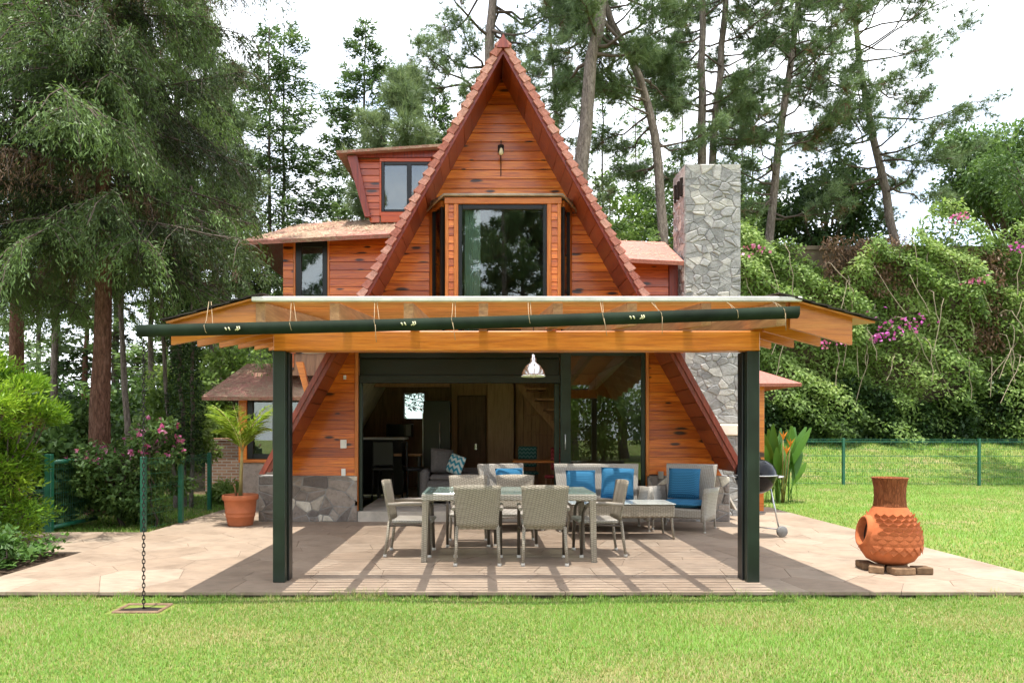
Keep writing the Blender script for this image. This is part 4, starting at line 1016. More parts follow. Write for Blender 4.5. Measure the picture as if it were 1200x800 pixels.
# ================================================================ inside the house
FZ = .166
def on(x, y, Y): return P(x, y, Y)
cnt = empty('kitchen_counter', (-2.2, 14.9, FZ)); tag(cnt, 'kitchen counter with dark front and thin pale top inside the house', 'counter')
MB().bbox(-.9, 1.45 - .85, -.3, .3, 0, 1.14).build('cabinet', M_black, cnt); MB().bbox(-.95, .66, -.36, .34, 1.142, 1.19, .01).build('worktop', plain('worktop', (.65, .65, .62), .3, .1, 5), cnt)
mw = empty('microwave_oven', (-1.70, 14.95, FZ+1.192)); tag(mw, 'black microwave oven on the kitchen counter', 'microwave')
MB().bbox(-.27, .27, -.18, .2, .012, .28, .01).build('casing', M_black, mw); MB().bbox(-.25, .12, -.19, -.18, .03, .265, .004).build('door', M_enamel, mw); MB().bbox(.15, .25, -.188, -.18, .03, .265, .003).build('control_panel', plain('panel grey', (.09, .09, .09), .4, .1, 5), mw)
for sx in (-.2, .2):
    MB().bbox(sx-.02, sx+.02, -.12, .12, 0, .012, .002).build('foot', M_black, mw)
ck = empty('wall_clock', P(432.5, 478, YB-.21)); tag(ck, 'small round pale wall clock in the kitchen', 'clock')
o = MB().lathe([(.001, 0), (.075, 0), (.075, .02), (.001, .025)], 20).build('dial', plain('clock face', (.5, .47, .36), .5, .1, 5), ck); o.rotation_euler = (math.pi/2, 0, 0)
o = MB().tube([(0, -.03, 0), (0, -.03, .05)], .003, 4).tube([(0, -.03, 0), (.035, -.03, -.01)], .003, 4).build('hands', M_black, ck)
fg = empty('refrigerator', (P(508, 0, 14.6).x, 14.7, FZ)); tag(fg, 'tall dark refrigerator beside the kitchen window', 'refrigerator')
MB().bbox(-.2, .36, -.25, .35, .02, 1.95, .01).build('cabinet', M_black, fg); MB().tube([(.14, -.27, .7), (.14, -.29, 1.5)], .012, 6).build('handle', M_grey_alu, fg); MB().bbox(-.22, -.2, -.26, .3, .02, 1.7).build('side_strip', M_grey_alu, fg)
def bar_chair(x, y, a, label):
    t = empty('dark_chair', (x, y, FZ), a); tag(t, label, 'chair', 'dark kitchen chairs')
    MB().bbox(-.21, .21, -.2, .2, .56, .62, .015).build('seat', M_black, t); MB().bbox(-.2, .2, .18, .22, .66, 1.12, .015).build('backrest', M_black, t)
    for sx in (-1, 1):
        for sy in (-1, 1): MB().tube([(sx*.18, sy*.17, .57), (sx*.21, sy*.2, .003)], .016, 6).build('leg', M_black, t)
        MB().tube([(sx*.19, .2, .6), (sx*.19, .2, .7)], .014, 6).build('back_post', M_black, t)
    MB().tube([(-.2, -.19, .2), (.2, -.19, .2)], .01, 6).build('footrest', M_black, t)
bar_chair(-1.88, 13.6, 3.3, 'black high-backed chair inside, at the house door jamb'); bar_chair(-1.25, 13.5, 1.9, 'black high-backed chair inside, next to the refrigerator')
ht = empty('breakfast_table', (-1.6, 13.9, FZ)); tag(ht, 'small brown-topped table between the dark kitchen chairs', 'table')
MB().bbox(-.45, .45, -.2, .2, .83, .87, .008).build('table_top', M_brownboard, ht)
for sx in (-.4, .4): MB().bbox(sx-.025, sx+.025, -.12, .12, .003, .83).build('leg', M_black, ht)
sf = empty('indoor_sofa', (-.42, 13.0, FZ)); tag(sf, 'grey upholstered sofa inside the open doorway', 'sofa')
MB().bbox(-.62, .62, -.4, .4, .06, .42, .05).build('base', M_greyfab, sf); MB().bbox(-.66, -.50, -.42, .42, .05, .62, .05).build('armrest', M_greyfab, sf); MB().bbox(-.5, .62, .28, .45, .3, .62, .05).build('backrest', M_greyfab, sf); MB().bbox(-.49, .62, -.42, .27, .425, .52, .04).build('seat_cushion', M_greyfab, sf)
for sx in (-.55, .55):
    for sy in (-.3, .3): MB().bbox(sx-.03, sx+.03, sy-.03, sy+.03, 0, .07).build('foot', M_black, sf)
pillow('sofa_cushion', M_greyfab, .46, .2, (-.70, 13.1, FZ+.76), (-.2, .1, .5), 'grey cushion standing on the indoor sofa')
pillow('sofa_cushion', M_print, .36, .14, (-.44, 12.95, FZ+.70), (-.25, .25, -.7), 'turquoise patterned cushion on the indoor sofa')
idt = empty('indoor_dining_table', (1.25, 14.0, FZ)); tag(idt, 'low brown wooden table inside behind the wicker armchair', 'table')
MB().bbox(-.6, .6, -.4, .4, .70, .75, .01).build('table_top', M_trimX, idt)
for sx in (-.52, .52):
    for sy in (-.32, .32): MB().bbox(sx-.03, sx+.03, sy-.03, sy+.03, .002, .7).build('leg', M_darkwood, idt)
def side_chair(x, y, a, mat, label):
    t = empty('indoor_chair', (x, y, FZ), a); tag(t, label, 'chair', 'indoor chairs with print backs')
    MB().bbox(-.21, .21, -.2, .2, .42, .48, .02).build('seat', mat, t); MB().bbox(-.2, .2, .17, .23, .56, 1.0, .02).build('backrest', mat, t)
    for sx in (-1, 1):
        for sy in (-1, 1): MB().tube([(sx*.18, sy*.17, .43), (sx*.2, sy*.19, .002)], .018, 6).build('leg', M_darkwood, t)
        MB().tube([(sx*.17, .19, .46), (sx*.17, .2, .6)], .016, 6).build('back_post', M_darkwood, t)
side_chair(1.02, 14.7, 0, M_teal, 'indoor chair with teal print backrest below the staircase'); side_chair(1.5, 13.4, -.4, M_redfab, 'indoor chair with red print backrest by the sliding door')

# ================================================================ vegetation
L_pine = leaf('pine needles', (.06, .10, .045), (.14, .21, .095), (.26, .34, .17), .35)
L_pinepale = leaf('pale pine needles', (.09, .14, .06), (.19, .26, .13), (.34, .40, .22), .35)
L_fir = leaf('fir foliage', (.04, .08, .03), (.10, .17, .06), (.20, .29, .11), .3)
L_cyp = leaf('cypress foliage', (.03, .042, .016), (.085, .135, .042), (.18, .29, .085), .38)
L_dead = leaf('dry brown foliage', (.08, .045, .025), (.165, .095, .055), (.26, .165, .10), .25)
L_broad = leaf('broad leaves', (.035, .075, .02), (.09, .165, .04), (.19, .29, .08), .35)
L_dark = leaf('dark broad leaves', (.02, .045, .014), (.05, .10, .025), (.11, .18, .045), .3)
L_lime = leaf('lime shrub leaves', (.06, .14, .012), (.16, .30, .02), (.30, .45, .04), .4)
L_vine = leaf('vine leaves', (.09, .15, .035), (.23, .35, .085), (.42, .52, .19), .5)
L_ground = leaf('ground cover leaves', (.03, .075, .016), (.075, .16, .03), (.16, .27, .07), .35)
L_grass = leaf('grass blades', (.48, .41, .20), (.125, .255, .034), (.26, .43, .085), .4)
L_pink = leaf('pink blossoms', (.45, .05, .22), (.62, .16, .36), (.75, .42, .55), .3)
L_magenta = leaf('magenta bracts', (.38, .03, .28), (.50, .07, .40), (.62, .2, .5), .3)
L_strel = leaf('glossy strelitzia leaf', (.05, .13, .02), (.09, .20, .03), (.14, .27, .05), .25, .35)
L_palm = leaf('palm leaflets', (.10, .2, .015), (.20, .32, .03), (.34, .42, .06), .4)

def unit(v): return v / np.maximum(np.linalg.norm(v, axis=-1, keepdims=True), 1e-9)
def rdir(n, rng): return unit(rng.normal(size=(n, 3)))
def needles(C, D, n, ln, wd, rng, spread=.8, droop=.0, tint=None):
    """n thin triangles fanning from every centre C along D"""
    m = len(C); c = np.repeat(C, n, 0); d = unit(np.repeat(D, n, 0) + rng.normal(size=(m*n, 3))*spread + np.array([0, 0, -droop]))
    l = ln*rng.uniform(.6, 1.2, (m*n, 1)); s = unit(np.cross(d, rdir(m*n, rng)))*wd*.5
    b = c + d*l*.02
    V = np.stack([b - s, b + s, c + d*l], 1).reshape(-1, 3); F = np.arange(m*n*3).reshape(-1, 3)
    t = (np.repeat(tint, n) if tint is not None else np.repeat(rng.uniform(.2, .8, m), n)) + rng.normal(size=m*n)*.12
    return V, F, np.repeat(np.clip(t, 0, 1), 3)
def blades(C, D, Nn, ln, wd, rng, tint=None, jl=.35):
    """diamond shaped leaves: base C, along D, facing Nn"""
    m = len(C); s = unit(np.cross(D, Nn)); l = ln*rng.uniform(1-jl, 1+jl, (m, 1)); w_ = wd*rng.uniform(1-jl, 1+jl, (m, 1))
    nn = unit(np.cross(s, D)); mid = C + D*l*.45 + nn*l*.05
    V = np.stack([C, mid + s*w_*.5 , C + D*l - nn*l*.06, mid - s*w_*.5], 1).reshape(-1, 3); F = np.arange(m*4).reshape(-1, 4)
    t = tint if tint is not None else rng.uniform(.1, .9, m)
    return V, F, np.repeat(np.clip(t, 0, 1), 4)
def join(parts):
    V, F, T, b = [], [], [], 0
    for v, f, t in parts: V.append(v); F.append(f + b); T.append(t); b += len(v)
    return np.concatenate(V), np.concatenate(F), np.concatenate(T)
def tube_np(pts, rad, n=6):
    pts = np.asarray(pts, float); m = len(pts); d = np.gradient(pts, axis=0); d = unit(d)
    ref = np.array([.37, .81, .13]); a = unit(np.cross(d, ref)); b = np.cross(d, a); t = np.arange(n)*2*np.pi/n
    V = pts[:, None, :] + (a[:, None, :]*np.cos(t)[None, :, None] + b[:, None, :]*np.sin(t)[None, :, None])*np.asarray(rad, float)[:, None, None]
    i = np.arange(m-1)[:, None]*n; k = np.arange(n)[None, :]; k2 = (np.arange(n)+1) % n
    F = np.stack([i+k, i+k2[None, :], i+n+k2[None, :], i+n+k], -1).reshape(-1, 4)
    return V.reshape(-1, 3), F, np.zeros(m*n)
def interp(poly, t):
    poly = np.asarray(poly, float); seg = np.linalg.norm(np.diff(poly, axis=0), axis=1); cum = np.concatenate([[0], np.cumsum(seg)])/seg.sum()
    return np.stack([np.interp(t, cum, poly[:, i]) for i in range(3)], -1)
def smooth_poly(poly, n, rng, wob=.0):
    t = np.linspace(0, 1, n); p = interp(poly, t)
    for _ in range(3): p[1:-1] = (p[:-2] + p[1:-1]*2 + p[2:])/4
    p[1:-1, :2] += rng.normal(size=(n-2, 2))*wob
    return p
def trunk_mesh(root, tr, r0, r1, rng, mat, flare=1.35):
    n = len(tr); f = np.linspace(0, 1, n); rad = r0 + (r1-r0)*f; rad = rad*(1 + (flare-1)*np.exp(-f*18)) * (1 + rng.normal(size=n)*.03)
    V, F, _ = tube_np(tr, rad, 10); return npmesh('trunk', V, F, mat, root, smooth=True)
def thing_tree(name, base, label, cat='tree', group=None):
    r = empty(name, base); tag(r, label, cat, group); return r
def to_local(V, base): return V - np.asarray(base)[None, :]

def pine(poly, r0, r1, crown_from, R, nb, seed, label, name='pine_tree', up=.15, mat=None, lmat=None, tl=.32, tn=17, tw=.021, sub=9, tuft=10, profile=None, group='pines behind the house', bare=.35, dead=0, azb=None):
    rng = np.random.default_rng(seed); base = np.array(poly[0], float); root = thing_tree(name, tuple(base), label, 'tree', group)
    tr = smooth_poly(poly, 22, rng, r0*.12); trunk_mesh(root, tr - base, r0, r1, rng, mat or M_bark)
    W, C, D, T = [], [], [], []; ht = np.linalg.norm(np.diff(tr, axis=0), axis=1).sum()
    for i in range(nb):
        f = crown_from + (1-crown_from)*((i + rng.uniform(0, 1))/nb); p0 = interp(tr, np.array([f]))[0]
        g = (f-crown_from)/(1-crown_from); pr = profile(g) if profile else (.55 + .45*math.sin(math.pi*min(1, g*.9+.1)))*(1-.55*g**3)
        Lb = R*pr*rng.uniform(.7, 1.15); az = rng.uniform(0, 2*math.pi) if azb is None or rng.uniform() < .4 else rng.normal(azb, .6)
        el = up + rng.normal()*.22 + g*.45; d = np.array([math.cos(az)*math.cos(el), math.sin(az)*math.cos(el), math.sin(el)])
        n = 6; k = np.linspace(0, 1, n)[:, None]; perp = np.array([-math.sin(az), math.cos(az), 0])
        br = p0 + d*Lb*k + perp*Lb*rng.normal()*.12*k**2 + np.array([0, 0, 1])*Lb*(rng.normal()*.1*k**2 - .12*np.sin(np.pi*k)); br[1:] += rng.normal(size=(n-1, 3))*Lb*.025
        rb = max(.018, r0*.22*(1-.5*g)); W.append(tube_np(br, np.linspace(rb, .010, n), 5))
        for s_ in range(sub):
            ks = bare + (1-bare)*(s_ + rng.uniform(0, 1))/sub; q0 = interp(br, np.array([ks]))[0]
            dd = unit(d + perp*rng.choice([-1, 1])*rng.uniform(.4, 1.2) + np.array([0, 0, rng.normal()*.3+.1])); Ls = Lb*rng.uniform(.16, .34)*(1.25-ks*.5)
            sb_ = np.stack([q0, q0 + dd*Ls*.5 + rng.normal(size=3)*.04, q0 + dd*Ls + np.array([0, 0, .06])]); W.append(tube_np(sb_, [.012, .009, .005], 4))
            kk = rng.uniform(.3, 1.05, tuft); pp = interp(sb_, np.minimum(kk, 1)) + rng.normal(size=(tuft, 3))*.12
            C.append(pp); D.append(unit(dd[None] + rng.normal(size=(tuft, 3))*.5 + np.array([0, 0, .25]))); T.append(np.full(tuft, rng.uniform(.2, .8)))
    C, D, T = np.concatenate(C), np.concatenate(D), np.concatenate(T)
    V, F, _ = join(W); npmesh('limbs', to_local(V, base), F, M_twig, root)
    V, F, t = needles(C, D, tn, tl, tw, rng, .75, .12, T); npmesh('crown', to_local(V, base), F, lmat or L_pine, root, t)
    if dead:
        ix = rng.choice(len(C), dead); V, F, t = needles(C[ix] - [0, 0, .1], D[ix], tn, tl*1.1, tw, rng, .9, .5); npmesh('dry_needles', to_local(V, base), F, L_dead, root, t)
    return root
def fir(base, H, R, crown_from, nb, seed, label, name='fir_tree', lmat=None, r0=.2, droop=.25, dens=22, ll=.24, lw=.07, group='conifers behind the house', mat=None, hang=.0, dead=0, wild=.0, power=.9, top=None):
    """conifer with whorled, feathered branches; hang > 0 gives curtains of drooping sprays"""
    rng = np.random.default_rng(seed); base = np.array(base, float); root = thing_tree(name, tuple(base), label, 'tree', group)
    tr = smooth_poly([base, base + [rng.normal()*.2, rng.normal()*.2, H*.5], base + [(top or 0), 0, H]], 18, rng, .02); trunk_mesh(root, tr - base, r0, .02, rng, mat or M_barkdark)
    W, C, D, Nn, T = [], [], [], [], []; Cd, Dd = [], []
    for i in range(nb):
        g = (i + rng.uniform(0, 1))/nb; f = crown_from + (1-crown_from)*g; p0 = interp(tr, np.array([f]))[0]
        Lb = (R*(1-g)**power + .12)*rng.uniform(.72, 1.12)*(1 + rng.normal()*wild); Lb = max(Lb, .15); az = rng.uniform(0, 2*math.pi) if not hang or rng.uniform() < .55 else rng.normal(-math.pi/2 + .3, .8); el = -.05 + .5*g + rng.normal()*.12
        d = np.array([math.cos(az)*math.cos(el), math.sin(az)*math.cos(el), math.sin(el)]); perp = np.array([-math.sin(az), math.cos(az), 0]); n = 6; k = np.linspace(0, 1, n)[:, None]
        br = p0 + d*Lb*k + np.array([0, 0, -1])*Lb*droop*k**2 + np.array([0, 0, 1])*Lb*.10*k**4 + perp*Lb*rng.normal()*.08*k**2; W.append(tube_np(br, np.linspace(max(.012, r0*.16*(1-g)), .006, n), 4))
        m = max(6, int(Lb*dens)); ks = rng.uniform(.18, 1.02, m); q = interp(br, np.minimum(ks, 1)); sd = rng.choice([-1, 1], m)[:, None]
        wid = (Lb*.30*(1.15-ks)*rng.uniform(.2, 1, m))[:, None]
        q = q + perp*sd*wid + d*wid*.5 + np.array([0, 0, -1])*wid*.35 + rng.normal(size=(m, 3))*.05
        tt = rng.uniform(.15, .7) + .3*(ks-.5); tb = rng.uniform(.05, .85)
        if hang:
            nk = max(5, int(Lb*dens*.14)); dry = rng.uniform() < dead
            for j in range(nk):
                kj = .07 + .95*(j + rng.uniform())/nk; p1 = interp(br, np.array([min(kj, 1)]))[0]; sj = rng.choice([-1, 1]); lj = Lb*.34*(1.25-kj)*rng.uniform(.5, 1.1) + .15
                dj = unit(d*.7 + perp*sj*rng.uniform(.2, 1.1) + np.array([0, 0, rng.normal()*.12 - .05])); hj = hang*rng.uniform(.3, 1.0); nl_ = int(60 + 110*lj); kk = rng.uniform(0, 1, nl_)
                cc = p1 + dj*(lj*kk)[:, None] + np.array([0, 0, -1])*(hj*kk**1.6)[:, None] + rng.normal(size=(nl_, 3))*(.035 + .05*kk)[:, None] + np.array([0, 0, -1])*(rng.uniform(0, .22, nl_)*(.4+kk))[:, None]
                dd_ = unit(dj*.6*(1-kk*.5)[:, None] + np.array([0, 0, -1.0])*(.35 + .7*kk)[:, None] + rng.normal(size=(nl_, 3))*.42)
                W.append(tube_np(np.stack([p1, p1 + dj*lj*.6 - [0, 0, hj*.4], p1 + dj*lj - [0, 0, hj]]), [.012, .008, .004], 3))
                if dry and kj < .8: Cd.append(cc); Dd.append(dd_)
                else: C.append(cc); D.append(dd_); Nn.append(rdir(nl_, rng)); T.append(np.clip(tb + .22*(kj-.6) + .25*(kk-.5) + rng.normal()*.1, 0, 1))
        else:
            for j in range(3): C.append(q + rng.normal(size=(m, 3))*.06); D.append(unit(d[None] + perp*sd*.8 + np.array([0, 0, -.25]) + rng.normal(size=(m, 3))*.4)); Nn.append(unit(np.array([0, 0, 1.0]) + rng.normal(size=(m, 3))*.5)); T.append(tt)
    V, F, _ = join(W); npmesh('limbs', to_local(V, base), F, M_twig, root)
    C, D, Nn, T = map(np.concatenate, (C, D, Nn, T)); V, F, t = blades(C, D, Nn, ll, lw, rng, np.clip(T + rng.normal(size=len(T))*.1, 0, 1)); npmesh('crown', to_local(V, base), F, lmat or L_fir, root, t)
    if Cd:
        Cd, Dd = np.concatenate(Cd), np.concatenate(Dd); V, F, t = blades(Cd, Dd, rdir(len(Cd), rng), ll*1.1, lw*.5, rng); npmesh('dry_foliage', to_local(V, base), F, L_dead, root, t)
    return root
def clump_points(center, rad, n, rng, nl, shell=.55, squash=.8, lo=-.9):
    """points spread through nl lobes packed in an ellipsoid"""
    center = np.array(center, float); rad = np.array(rad, float); c = rdir(nl, rng); c[:, 2] = np.maximum(c[:, 2], lo); c = c*rng.uniform(.35, .92, (nl, 1))
    lc = center + c*rad; lr = rad.mean()*rng.uniform(.22, .42, nl); k = rng.integers(0, nl, n); d = rdir(n, rng); d[:, 2] *= squash
    q = lc[k] + d*(lr[k]*rng.uniform(shell, 1.05, n))[:, None]
    return q, unit(d + unit(q - center)*.5), k, lc, lr
def broad(base, center, rad, n, seed, label, name='broadleaf_tree', ll=.16, lw=.09, lmat=None, r0=.14, nl=26, group=None, mat=None, cat='tree', trunk=True, extra=None, shell=.45):
    rng = np.random.default_rng(seed); base = np.array(base, float); root = thing_tree(name, tuple(base), label, cat, group)
    q, d, k, lc, lr = clump_points(center, rad, n, rng, nl, shell); T = np.clip(rng.uniform(.1, .9, nl)[k]*.6 + rng.uniform(0, .4, n), 0, 1)
    D = unit(d*.6 + rng.normal(size=(n, 3))*.7 + [0, 0, -.25]); V, F, t = blades(q, D, unit(d + [0, 0, .8] + rng.normal(size=(n, 3))*.5), ll, lw, rng, T); npmesh('crown', to_local(V, base), F, lmat or L_broad, root, t)
    W = []
    if trunk:
        c0 = np.array(center, float); tr = smooth_poly([base, (base + c0)/2 + rng.normal(size=3)*.1, c0 + [0, 0, rad[2]*.4]], 12, rng, .02); trunk_mesh(root, tr - base, r0, r0*.25, rng, mat or M_barkdark)
    c0 = np.array(center, float)
    for i in range(len(lc)):
        st = interp(np.stack([base, c0]), np.array([rng.uniform(.45, .95)]))[0]; W.append(tube_np(smooth_poly([st, (st+lc[i])/2 + rng.normal(size=3)*.1, lc[i]], 6, rng, .02), np.linspace(max(.012, r0*.25), .006, 6), 4))
    V, F, _ = join(W); npmesh('limbs', to_local(V, base), F, M_twig, root)
    if extra:
        m_, ne, sz, zmin = extra; ok = np.where(q[:, 2] > zmin)[0]; ix = rng.choice(ok, ne); parts = []
        for j in range(5): parts.append(blades(q[ix] + d[ix]*.04, unit(d[ix] + rng.normal(size=(ne, 3))*.9), unit(d[ix] + rng.normal(size=(ne, 3))*.4), sz, sz*.8, rng))
        V, F, t = join(parts); npmesh('blossoms', to_local(V, base), F, m_, root, t)
    return root
def gpt(x, Y): 
    X = (x - VX)*Y/FP; return np.array([X, Y, float(ground_z(X, Y)) - .05])
def tp(*pts, Y, base_x=None):
    """trunk line through photo points (listed from the top down) at depth Y, ending on the ground"""
    q = [np.array(P(x, y, Y)) for x, y in pts]; b = gpt(base_x if base_x is not None else pts[-1][0], Y); return [b] + list(reversed(q))

# --- tall pines behind the house
pine(tp((588, -260), (580, -120), (577, 0), (572, 120), Y=26), .33, .08, .45, 3.4, 46, 101, 'tall pine rising right behind the gable peak', up=.05, dead=160)
pine(tp((716, -300), (706, -20), (692, 90), (680, 195), Y=23, base_x=664), .36, .10, .55, 3.2, 40, 102, 'thick grey leaning pine trunk between the gable and the chimney', bare=.4, up=.0)
pine(tp((690, -220), (700, 5), (718, 38), (752, 72), (768, 150), (780, 285), Y=25), .22, .07, .42, 3.4, 44, 103, 'slender pine with a sharply bent trunk left of the stone chimney', bare=.4, dead=100)
pine(tp((826, -250), (823, 0), (821, 190), Y=27), .22, .07, .48, 3.0, 40, 104, 'straight pine trunk rising behind the chimney top, the straighter of two')
pine(tp((862, -230), (850, 10), (843, 100), (834, 195), Y=27.6, base_x=830), .21, .07, .46, 3.0, 40, 105, 'slightly curved pine trunk rising behind the chimney top')
pine(tp((952, -190), (935, 20), (918, 130), (898, 295), Y=28), .23, .05, .36, 3.6, 62, 106, 'pine leaning away from the chimney with brown dead needles', dead=420)
pine(tp((985, -150), (1000, 20), (1012, 110), (1034, 210), (1056, 310), Y=30), .24, .05, .42, 4.4, 72, 107, 'pine with flat spreading crown leaning over the vine wall', up=.02, dead=120)
pine(tp((478, 95), (470, 160), (462, 240), Y=24), .16, .04, .40, 1.9, 46, 108, 'pale long-needled pine top behind the loft dormer', lmat=L_pinepale, tl=.42, tn=18, tuft=6, up=.3)
pine(tp((1330, -330), (1325, 100), (1320, 400), Y=19), .25, .06, .72, 4.2, 30, 109, 'pine whose branch tips reach over the wall end of the garden', azb=math.pi, tuft=6)
pine(tp((640, -40), (648, 80), (655, 190), Y=33), .2, .05, .35, 2.6, 44, 110, 'pine with brown patches showing between gable and thick trunk', dead=300)
# --- slim background trees right
BG = 'slim trees far behind the house'
for i, (x, Y, ytop, R) in enumerate([(705, 38, 60, 2.4), (742, 42, 120, 2.4), (765, 36, 90, 2.0), (800, 44, 60, 2.6), (868, 40, 140, 2.2), (884, 46, 100, 2.6), (640, 44, 150, 2.4)]):
    H = float(P(x, ytop, Y).z); fir(gpt(x, Y), H, R, .28, 62, 200+i, ('slim tree with green loose limbs far behind the house', 'slim tree with pale needled limbs far behind the house')[i % 2], 'slim_tree', L_pinepale if i % 2 else L_broad, .11, .05, 13, .26, .085, BG, wild=.25, power=.5)
# --- conifers left of the gable
fir(gpt(316, 30), 18.6, 3.0, .22, 120, 301, 'sparse twin-stemmed conifer between cypress and gable, the shorter stem', droop=.2, dens=19, r0=.15, power=.5, wild=.2, lmat=L_fir, group='sparse conifers left of the gable')
fir(gpt(333, 31), 19.2, 3.2, .24, 124, 302, 'sparse twin-stemmed conifer between cypress and gable, the taller stem', droop=.2, dens=19, r0=.15, power=.5, wild=.2, group='sparse conifers left of the gable')
fir(gpt(428, 32), 19.9, 4.6, .15, 190, 303, 'dense pointed fir behind the loft dormer', dens=26, power=.72, wild=.12)
fir(gpt(510, 31), 16.6, 3.6, .2, 160, 304, 'shorter pointed fir touching the gable slope', dens=26, power=.7, wild=.12)
fir(gpt(395, 36), 13.5, 2.6, .1, 110, 305, 'low fir filling the gap under the dense fir', dens=22, power=.6, wild=.15)
fir(gpt(365, 40), 10.0, 2.8, .05, 90, 306, 'small fir above the upper dormer roof', dens=20, power=.6)
# --- great drooping cypresses on the left
CG = 'drooping cypresses at the garden edge'
def cyp(x, Y, H, R, cf, nb, seed, label, r0, mat, hang, dead, dens):
    fir(gpt(x, Y), H, R, cf, nb, seed, label, 'cypress_tree', L_cyp, r0, .30, dens, .095, .019, CG, mat, hang, dead, .18, .3)
cyp(115, 13.0, 17, 3.3, .28, 150, 311, 'great drooping cypress with reddish trunk beside the flowering bush', .19, M_barkred, .8, .18, 44)
cyp(18, 17.5, 20, 3.6, .25, 105, 312, 'drooping cypress with pale reddish trunk behind the lime shrub', .2, M_barkred, .9, .22, 40)
cyp(205, 20, 20, 2.7, .30, 105, 313, 'drooping cypress standing behind the vine-clad trunk', .18, M_barkdark, .8, .2, 38)
cyp(-75, 12.5, 16, 3.3, .28, 70, 314, 'drooping cypress outside the gate', .2, M_barkred, .8, .4, 38)
pine(tp((238, 20), (246, 160), (252, 300), Y=22), .16, .05, .25, 1.9, 56, 315, 'bright-needled pine between the cypress and the twin conifer', lmat=L_pinepale, tuft=7, tl=.3, group='pines left of the house')
# --- forest on the left behind
FG = 'forest trees behind the garden fence'
rg = np.random.default_rng(40)
for i in range(15):
    x = -90 + 430*i/14 + rg.normal()*9; Y = rg.uniform(27, 46); H = rg.uniform(12, 17) if x < 200 else rg.uniform(6.5, 9)
    fir(gpt(x, Y), H, rg.uniform(2.0, 3.0), .10, 56, 400+i, ('forest conifer with reddish bark behind the garden fence', 'forest conifer with drooping grey-green limbs behind the garden fence', 'forest pine with dark bark behind the garden fence')[i % 3], 'forest_tree', (L_fir, L_cyp, L_pine)[i % 3], rg.uniform(.14, .24), .25, 12, .34, .12, FG, M_barkred if i % 3 == 0 else M_barkdark, power=.45, wild=.25)
# trunks seen in the gap under the cypress
for i, (x, Y, r) in enumerate([(152, 21, .10), (64, 23, .13), (178, 24, .12), (258, 26, .12)]):
    fir(gpt(x, Y), 15, 2.2, .45, 44, 450+i, 'bare-stemmed forest tree in the gap beneath the cypresses', 'forest_tree', L_cyp, r, .3, 24, .2, .05, FG, M_bark, .6, .2)
for i, (x, Y, rx, rzz, zc) in enumerate([(40, 24, 2.6, 2.0, 1.6), (130, 25, 2.8, 1.9, 1.5), (215, 24, 2.2, 1.8, 1.6), (290, 26, 2.6, 2.2, 1.9), (360, 27, 2.4, 2.6, 2.2), (-30, 22, 2.4, 2.0, 1.6), (250, 33, 3.5, 3, 3), (80, 34, 4, 3, 3), (330, 36, 3, 2.2, 2)]):
    b = gpt(x, Y); broad(b, b + [0, 0, zc], (rx, 1.6, rzz), 4200, 470+i, ('dark leafy understory bush behind the garden fence', 'bright leafy understory bush behind the garden fence')[i % 2], 'understory_bush', .24, .13, L_broad if i % 2 else L_dark, .06, 22, 'understory bushes behind the fence', cat='bush')
# --- broad trees on the right
b = gpt(968, 33); broad(b, np.array(P(968, 248, 33)), (2.7, 2.2, 3.4), 9000, 501, 'dark bushy broadleaf tree behind the vine wall', ll=.24, lw=.13, lmat=L_dark, r0=.2, nl=40)
b = gpt(1185, 36); broad(b, np.array(P(1190, 205, 36)), (4.4, 3, 2.9), 30000, 502, 'round-crowned pale green tree beyond the wall end', ll=.24, lw=.12, lmat=L_broad, r0=.3, nl=80)
b = gpt(1250, 30); broad(b, np.array(P(1240, 190, 30)), (3.2, 3, 2.6), 8000, 503, 'leafy tree beyond the wall at the garden corner', ll=.2, lw=.09, lmat=L_broad, r0=.25, nl=36)
b = gpt(890, 34); broad(b, np.array(P(893, 262, 34)), (1.8, 1.6, 1.8), 4000, 504, 'small light green tree beside the chimney', ll=.2, lw=.1, lmat=L_broad, r0=.12, nl=22)
for i, (x, y, Y) in enumerate([(715, 260, 40), (770, 255, 42), (850, 250, 40)]):
    b = gpt(x, Y); broad(b, np.array(P(x, y, Y)), (2.6, 2, 3.0), 4200, 510+i, ('pale bushy tree far behind, between the thick trunk and the bent pine', 'greener bushy tree far behind, between bent pine and chimney', 'pale bushy tree far behind the chimney')[i], ll=.26, lw=.13, lmat=L_vine if i != 1 else L_broad, r0=.12, nl=24, group='pale bushy trees far behind', mat=M_bark)

